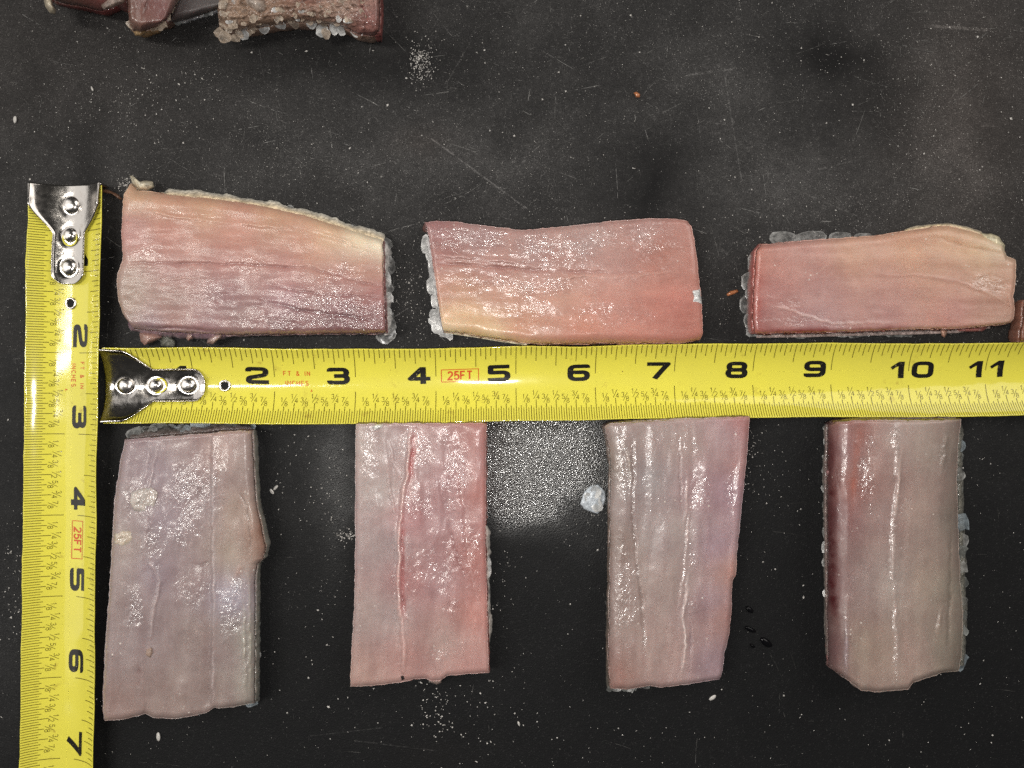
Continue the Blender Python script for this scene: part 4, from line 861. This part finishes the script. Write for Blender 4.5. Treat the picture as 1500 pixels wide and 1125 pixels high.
lump(K2, 'tan_tip', [(193, 42), (200, 38), (212, 42), (216, 47), (207, 54), (198, 52)], .004, .0075, M_SKIN, (178, 146, 104), seed=3)
for (x, y, rx, ry, a) in [(236, 30, 6, 13, .4), (232, 37, 5, 9, .6), (244, 18, 4, 12, .4), (250, 6, 5, 14, .4), (262, 2, 6, 12, .5), (192, 36, 5, 7, 1.), (226, 42, 5, 4, 0)]: scale(K2, x, y, .009, rx, ry, a, .3, -1.2, M_SCALET)
K3 = chunk(295, -60, 'smooth slate grey fish skin panel between two chunks at the top edge')
slab(K3, 'skin', [(262, -150), (400, -150)], [(400, -150), (380, -60), (345, -10), (322, 12)], [(245, 34), (258, 33), (274, 29), (290, 23), (306, 19), (322, 12)], [(262, -150), (262, -40), (258, 0), (245, 34)], .010,
     [(260, 25, (88, 76, 78)), (280, 15, (92, 86, 90)), (300, 10, (96, 92, 96)), (316, 5, (108, 102, 104)), (300, -60, (90, 84, 88))], 0, edge=dict(d=(.25, .004), l=(.5, .003)), skirt=dict(d=((140, 140, 144), (110, 110, 112))), seed=5, relief=.5)
scales_along(K3, [(250, 34), (275, 29), (292, 24), (318, 15)], 9, 4.5, .0022, -1.5, [M_SCALEG, M_SCALEW])
K4 = chunk(435, -60, 'big tan scaly fish chunk with smooth red end, right of the grey skin')
slab(K4, 'flesh', [(320, -150), (556, -150)], [(556, -150), (557, -60), (557, 20), (556, 44), (548, 52)], [(322, 44), (350, 46), (380, 40), (430, 32), (470, 34), (505, 40), (524, 50), (548, 52)], [(320, -150), (318, -60), (318, 10), (322, 44)], .0145,
     [(330, 30, (150, 122, 104)), (360, 20, (165, 134, 112)), (400, 20, (160, 128, 108)), (440, 18, (166, 134, 114)), (480, 20, (160, 130, 112)), (515, 20, (165, 140, 126)), (530, 30, (150, 80, 76)), (545, 20, (146, 86, 84)), (540, 44, (156, 92, 88)), (450, -4, (135, 66, 58)), (430, -60, (140, 70, 62)), (520, -4, (170, 145, 132))], 0,
     sinews=[dict(p=[(528, -20), (530, 10), (542, 34)], w=2.4, h=-.0008, c=(150, 50, 48), k=.7)], wets=[(540, 20, 20, 30, .4), (420, 20, 90, 30, .5)], edge=dict(d=(.45, .006), r=(.7, .0016), l=(.4, .005)), skirt=dict(d=((150, 122, 106), (120, 100, 90)), r=((150, 84, 80), (130, 70, 66))), seed=6, relief=1.6, mat=M_SKIN, hill=lambda X, Y: 0.0042*np.abs(fbm(X/13, Y/8, 3, 4))*(X < 534))
fringe(K4, 'skin_edge', [(320, 44), (350, 46), (380, 41), (430, 33), (470, 34), (505, 41), (530, 48)], 8, .006, .002, (168, 140, 118), (150, 132, 118), M_SKIN, 6, side=-1, wave=1.0)
for k in range(120):
    x = random.uniform(322, 532); lo = np.interp(x, [320, 350, 380, 430, 470, 505, 532], [50, 52, 44, 36, 36, 42, 46])
    y = random.uniform(-20, lo)
    if 410 < x < 490 and y < 6: continue
    r = random.uniform(3.5, 7.5)
    zz = .0135 if y < lo-14 else .0135-.007*(y-lo+14)/14
    scale(K4, x, y, zz+random.uniform(0, .0012), r, r*random.uniform(.5, .9), None, random.uniform(.05, .35), -1.4+random.uniform(-.6, .6), random.choice([M_SCALET]*7+[M_SCALEW]))
for (x, y, r) in [(330, 54, 10), (320, 48, 8), (355, 50, 9), (362, 44, 9), (344, 56, 7), (385, 40, 9), (472, 44, 10), (478, 50, 8), (490, 42, 9), (500, 44, 7), (520, 46, 8), (430, 34, 8), (410, 36, 8), (455, 34, 8)]:
    scale(K4, x, y, .006, r, r*.85, None, .5, -1.5, random.choice([M_SCALET, M_SCALET, M_SCALEW]))
lump(K4, 'skin_flap', [(352, -14), (372, -12), (388, 4), (388, 16), (378, 18), (362, 6)], .0145, .017, M_SKIN, (176, 160, 148), seed=6, sink=.001)
K5 = chunk(1530, 470, 'sliver of brown fish flesh cut off by the right border above the level tape')
slab(K5, 'flesh', [(1500, 440), (1560, 436)], [(1560, 436), (1562, 500)], [(1494, 500), (1530, 502), (1562, 500)], [(1500, 440), (1498, 470), (1494, 484), (1494, 500)], .008,
     [(1500, 490, (130, 80, 62)), (1530, 470, (140, 90, 75))], 0, seed=2)

# ------------------------------------------------------------------ loose things on the board
def loose(name, label, cat, outline, z1, mat, color, seed, rough=.6, nb=24, group=None, rings=6):
    c = np.array(outline, float).mean(0)
    o = lump(None, name, outline, .00025, z1, mat, color, seed=seed, rough=rough, nb=nb, origin=P(c[0], c[1], 0), rings=rings)
    return tag(o, label, cat, group)
loose('flesh_crumb', 'tiny orange flesh crumb alone on the bare board above the upper row', 'crumb', [(928, 136), (932, 134), (938, 138), (937, 143), (932, 143)], .0012, M_ORANGE, (190, 100, 60), 1, .3)
loose('flesh_crumb', 'thin orange flesh crumb just left of the smooth pale pink piece', 'crumb', [(1064, 431), (1070, 426), (1080, 424), (1082, 427), (1076, 431), (1066, 434)], .0010, M_ORANGE, (190, 120, 80), 2, .3)
cl = empty('scale_clump', tuple(P(867, 733, 0))); tag(cl, 'bluish white clump of wet scales on the board between two lower pieces', 'scale clump')
lump(cl, 'clump_body', [(850, 737), (856, 720), (866, 711), (876, 708), (886, 718), (887, 730), (882, 744), (876, 753), (866, 750), (856, 746)], .0004, .0017, M_FAT, (214, 222, 230), seed=3, rough=2.0, nb=48)
for (x, y, r) in [(864, 730, 10), (874, 738, 11), (872, 720, 9)]: scale(cl, x, y, .0016, r, r*.9, None, .08, random.uniform(0, 6), M_SCALEW)
loose('sinew_strip', 'thin brown strip bridging the upright tape hook and the large pink piece', 'sinew strip', [(147, 279), (152, 276), (162, 279), (174, 285), (180, 292), (176, 293), (168, 287), (158, 282), (149, 282)], .0016, M_BROWN, (120, 70, 50), 3, .3, 32)
for i, (x, y, rx, ry, lab) in enumerate([(1098, 893, 6, 5, 'topmost water drop on the board right of the mauve piece'), (1099, 922, 9, 4, 'slanted water drop second from the top right of the mauve piece'), (1122, 941, 9, 7, 'broadest water drop on the board, furthest from the mauve piece'), (1102, 946, 4, 3, 'smallest water drop, lowest beside the mauve piece')]):
    loose('water_drop', lab, 'water drop', [(x+rx*math.cos(a)+.3*ry*math.sin(a), y+ry*math.sin(a)+.35*rx*math.cos(a)) for a in np.linspace(0, 6.28, 12, endpoint=False)], .0010, M_WATER, (200, 200, 200), i, 0.0, 24, 'water drops by the mauve piece')
for i, (x, y, s, lab) in enumerate([(22, 175, 6, 'small pale flake by the left border high above the upright tape hook'), (135, 130, 4, 'pale flake above and left of the large pink piece, on bare board'), (398, 720, 5, 'curled white flake right of the widest piece, lower of two'), (404, 714, 5, 'curled white flake right of the widest piece, upper of two'),
                                    (1044, 1022, 6, 'white chip below the mauve piece near the lower border'), (232, 1079, 7, 'bright white flake under the widest piece near the bottom'), (760, 1060, 4, 'white chip midway along the bottom between second and mauve pieces'), (617, 1000, 3, 'white grain just under the red and pale piece')]):
    a = random.uniform(0, 3); ca, sa = math.cos(a), math.sin(a)
    loose('white_flake', lab, 'flake', [(x+s*math.cos(t)*ca-s*.45*math.sin(t)*sa, y+s*math.cos(t)*sa+s*.45*math.sin(t)*ca) for t in np.linspace(0, 6.28, 9, endpoint=False)], .0006, M_FLECK, (220, 215, 210), i, .8, 16, 'larger white flakes scattered on the board', 4)

# hairline scuffs, part of the board
def scuffs():
    r = np.random.default_rng(11); V = []; F = []; K = []; n = 0
    def one(x, y, a, L, w, g):
        nonlocal n
        m = max(4, int(L/4)); t = np.linspace(0, L, m); bend = r.normal()*0.0012
        X = x+np.cos(a)*t-np.sin(a)*bend*t*t; Y = y+np.sin(a)*t+np.cos(a)*bend*t*t
        ww = w*(0.4+0.8*r.random(m))*np.minimum(1, np.minimum(t+1, L-t+1)/6); on = r.random(m) < 0.72
        nx, ny = -np.sin(a), np.cos(a)
        for i in range(m-1):
            if not on[i]: continue
            q = [(X[i]+nx*ww[i]/2, Y[i]+ny*ww[i]/2), (X[i]-nx*ww[i]/2, Y[i]-ny*ww[i]/2), (X[i+1]-nx*ww[i+1]/2, Y[i+1]-ny*ww[i+1]/2), (X[i+1]+nx*ww[i+1]/2, Y[i+1]+ny*ww[i+1]/2)]
            V.extend(q); F.append((n, n+3, n+2, n+1)); K.extend([g*(0.5+r.random())]*4); n += 4
    for _ in range(1300):
        x, y = r.uniform(-20, 1520), r.uniform(-20, 540)
        one(x, y, r.choice([0.62, 0.55, 1.50, 1.62, 0.1, -0.25, 2.5])+r.normal()*0.18, 5+60*r.random()**5, 0.45+0.6*r.random(), 0.06+0.10*r.random())
    for _ in range(110):
        one(r.uniform(-20, 1520), r.uniform(600, 1150), r.choice([0.05, 0.12, 1.2, 1.55])+r.normal()*0.15, 6+60*r.random()**3, 0.5+0.5*r.random(), 0.022+0.045*r.random())
    v = np.array(V); o = mesh_np('scuff_marks', P(v[:, 0], v[:, 1], 0.00008), np.array(F), scuff_m, table, col=np.repeat(np.array(K)[:, None], 3, 1)*np.array([1, .98, .95]), smooth=False)
    o['kind'] = 'stuff'
tsc = NT('pale scuff'); tsc.set(Base_Color=tsc.attr('Col'), Roughness=0.8, Specular_IOR_Level=0.1); scuff_m = tsc.m
scuffs()

# grit nobody could count
def grit():
    r = np.random.default_rng(3); pts = []
    def cloud(n, cx, cy, sx, sy, s0, s1):
        for _ in range(n): pts.append((r.normal(cx, sx), r.normal(cy, sy), r.uniform(s0, s1)))
    for _ in range(2600): pts.append((r.uniform(-60, 1560), r.uniform(-60, 1190), 0.35+0.55*r.random()**3))
    for _ in range(380): pts.append((r.uniform(-60, 1560), r.uniform(-60, 1190), 0.8+1.0*r.random()**2))
    for _ in range(900): pts.append((r.uniform(-60, 1560), r.uniform(-60, 520), 0.35+0.5*r.random()**3))
    cloud(230, 617, 92, 11, 16, .4, .9); cloud(70, 612, 84, 6, 8, .4, .9); cloud(80, 1095, 700, 30, 40, .4, .9); cloud(90, 490, 760, 14, 70, .4, 1.0); cloud(60, 508, 783, 7, 5, .5, 1.1)
    cloud(160, 870, 690, 26, 60, .4, .8); cloud(120, 600, 440, 14, 40, .4, .9); cloud(60, 690, 1050, 60, 30, .5, 1.3); cloud(90, 215, 145, 60, 30, .4, 1.0); cloud(60, 640, 1040, 14, 20, .5, 1.2); cloud(70, 1160, 330, 60, 26, .4, .9); cloud(70, 20, 860, 16, 50, .5, 1.1); cloud(40, 740, 860, 12, 60, .5, 1.0); cloud(60, 185, 268, 8, 7, .5, 1.0)
    cloud(50, 1090, 640, 20, 24, .4, .9); cloud(60, 1385, 130, 50, 90, .4, 1.0); cloud(40, 440, 700, 30, 60, .5, 1.1)
    q = r.uniform((-40, -40), (1540, 620), (62000, 2)); dn = fbm(q[:, 0]/120, q[:, 1]/120, 2, 5, .6)+0.5
    hot = ell(q[:, 0], q[:, 1], 640, 240, 260, 70)+ell(q[:, 0], q[:, 1], 1180, 260, 170, 80)+ell(q[:, 0], q[:, 1], 1410, 150, 100, 170)+.6*ell(q[:, 0], q[:, 1], 1080, 120, 100, 70)+.5*ell(q[:, 0], q[:, 1], 330, 200, 160, 60)+.6*ell(q[:, 0], q[:, 1], 600, 420, 30, 80)
    keep = r.random(len(q)) < np.clip((dn-0.34)*1.9, 0, 1)*(0.35+0.75*np.clip(hot, 0, 1))*(q[:, 1] < 510)
    for x, y in q[keep]: pts.append((x, y, r.uniform(.18, .44)))
    cloud(900, 760, 655, 34, 40, .3, .55); cloud(350, 850, 680, 40, 50, .3, .5)  # extra pale grains added to brighten the flash glare on the board
    p = np.array(pts); c = P(p[:, 0], p[:, 1], 0.0002); n = len(p)
    base = np.array([(1, 0, 0), (0, 1, 0), (-1, 0, 0), (0, -1, 0), (0, 0, .6), (0, 0, -.3)])
    ang = r.uniform(0, 6.28, n); st = r.uniform(.6, 1.4, n); s = p[:, 2]*PX
    lx = base[None, :, 0]*st[:, None]; ly = base[None, :, 1]*np.ones((n, 1)); jit = 1+.35*r.normal(size=(n, 6))
    X = (lx*np.cos(ang)[:, None]-ly*np.sin(ang)[:, None])*jit; Y = (lx*np.sin(ang)[:, None]+ly*np.cos(ang)[:, None])*jit
    v = c[:, None]+np.stack([X, Y, np.broadcast_to(base[None, :, 2], X.shape)], -1)*s[:, None, None]
    f = np.array([(0, 1, 4), (1, 2, 4), (2, 3, 4), (3, 0, 4), (1, 0, 5), (2, 1, 5), (3, 2, 5), (0, 3, 5)])
    o = mesh_np('salt_grit', v.reshape(-1, 3), (np.arange(n)[:, None, None]*6+f[None]).reshape(-1, 3), M_FLECK, smooth=False)
    return tag(o, 'fine white grit scattered all over the black board, thickened to brighten the flash glare', 'grit', None, 'stuff')
grit()
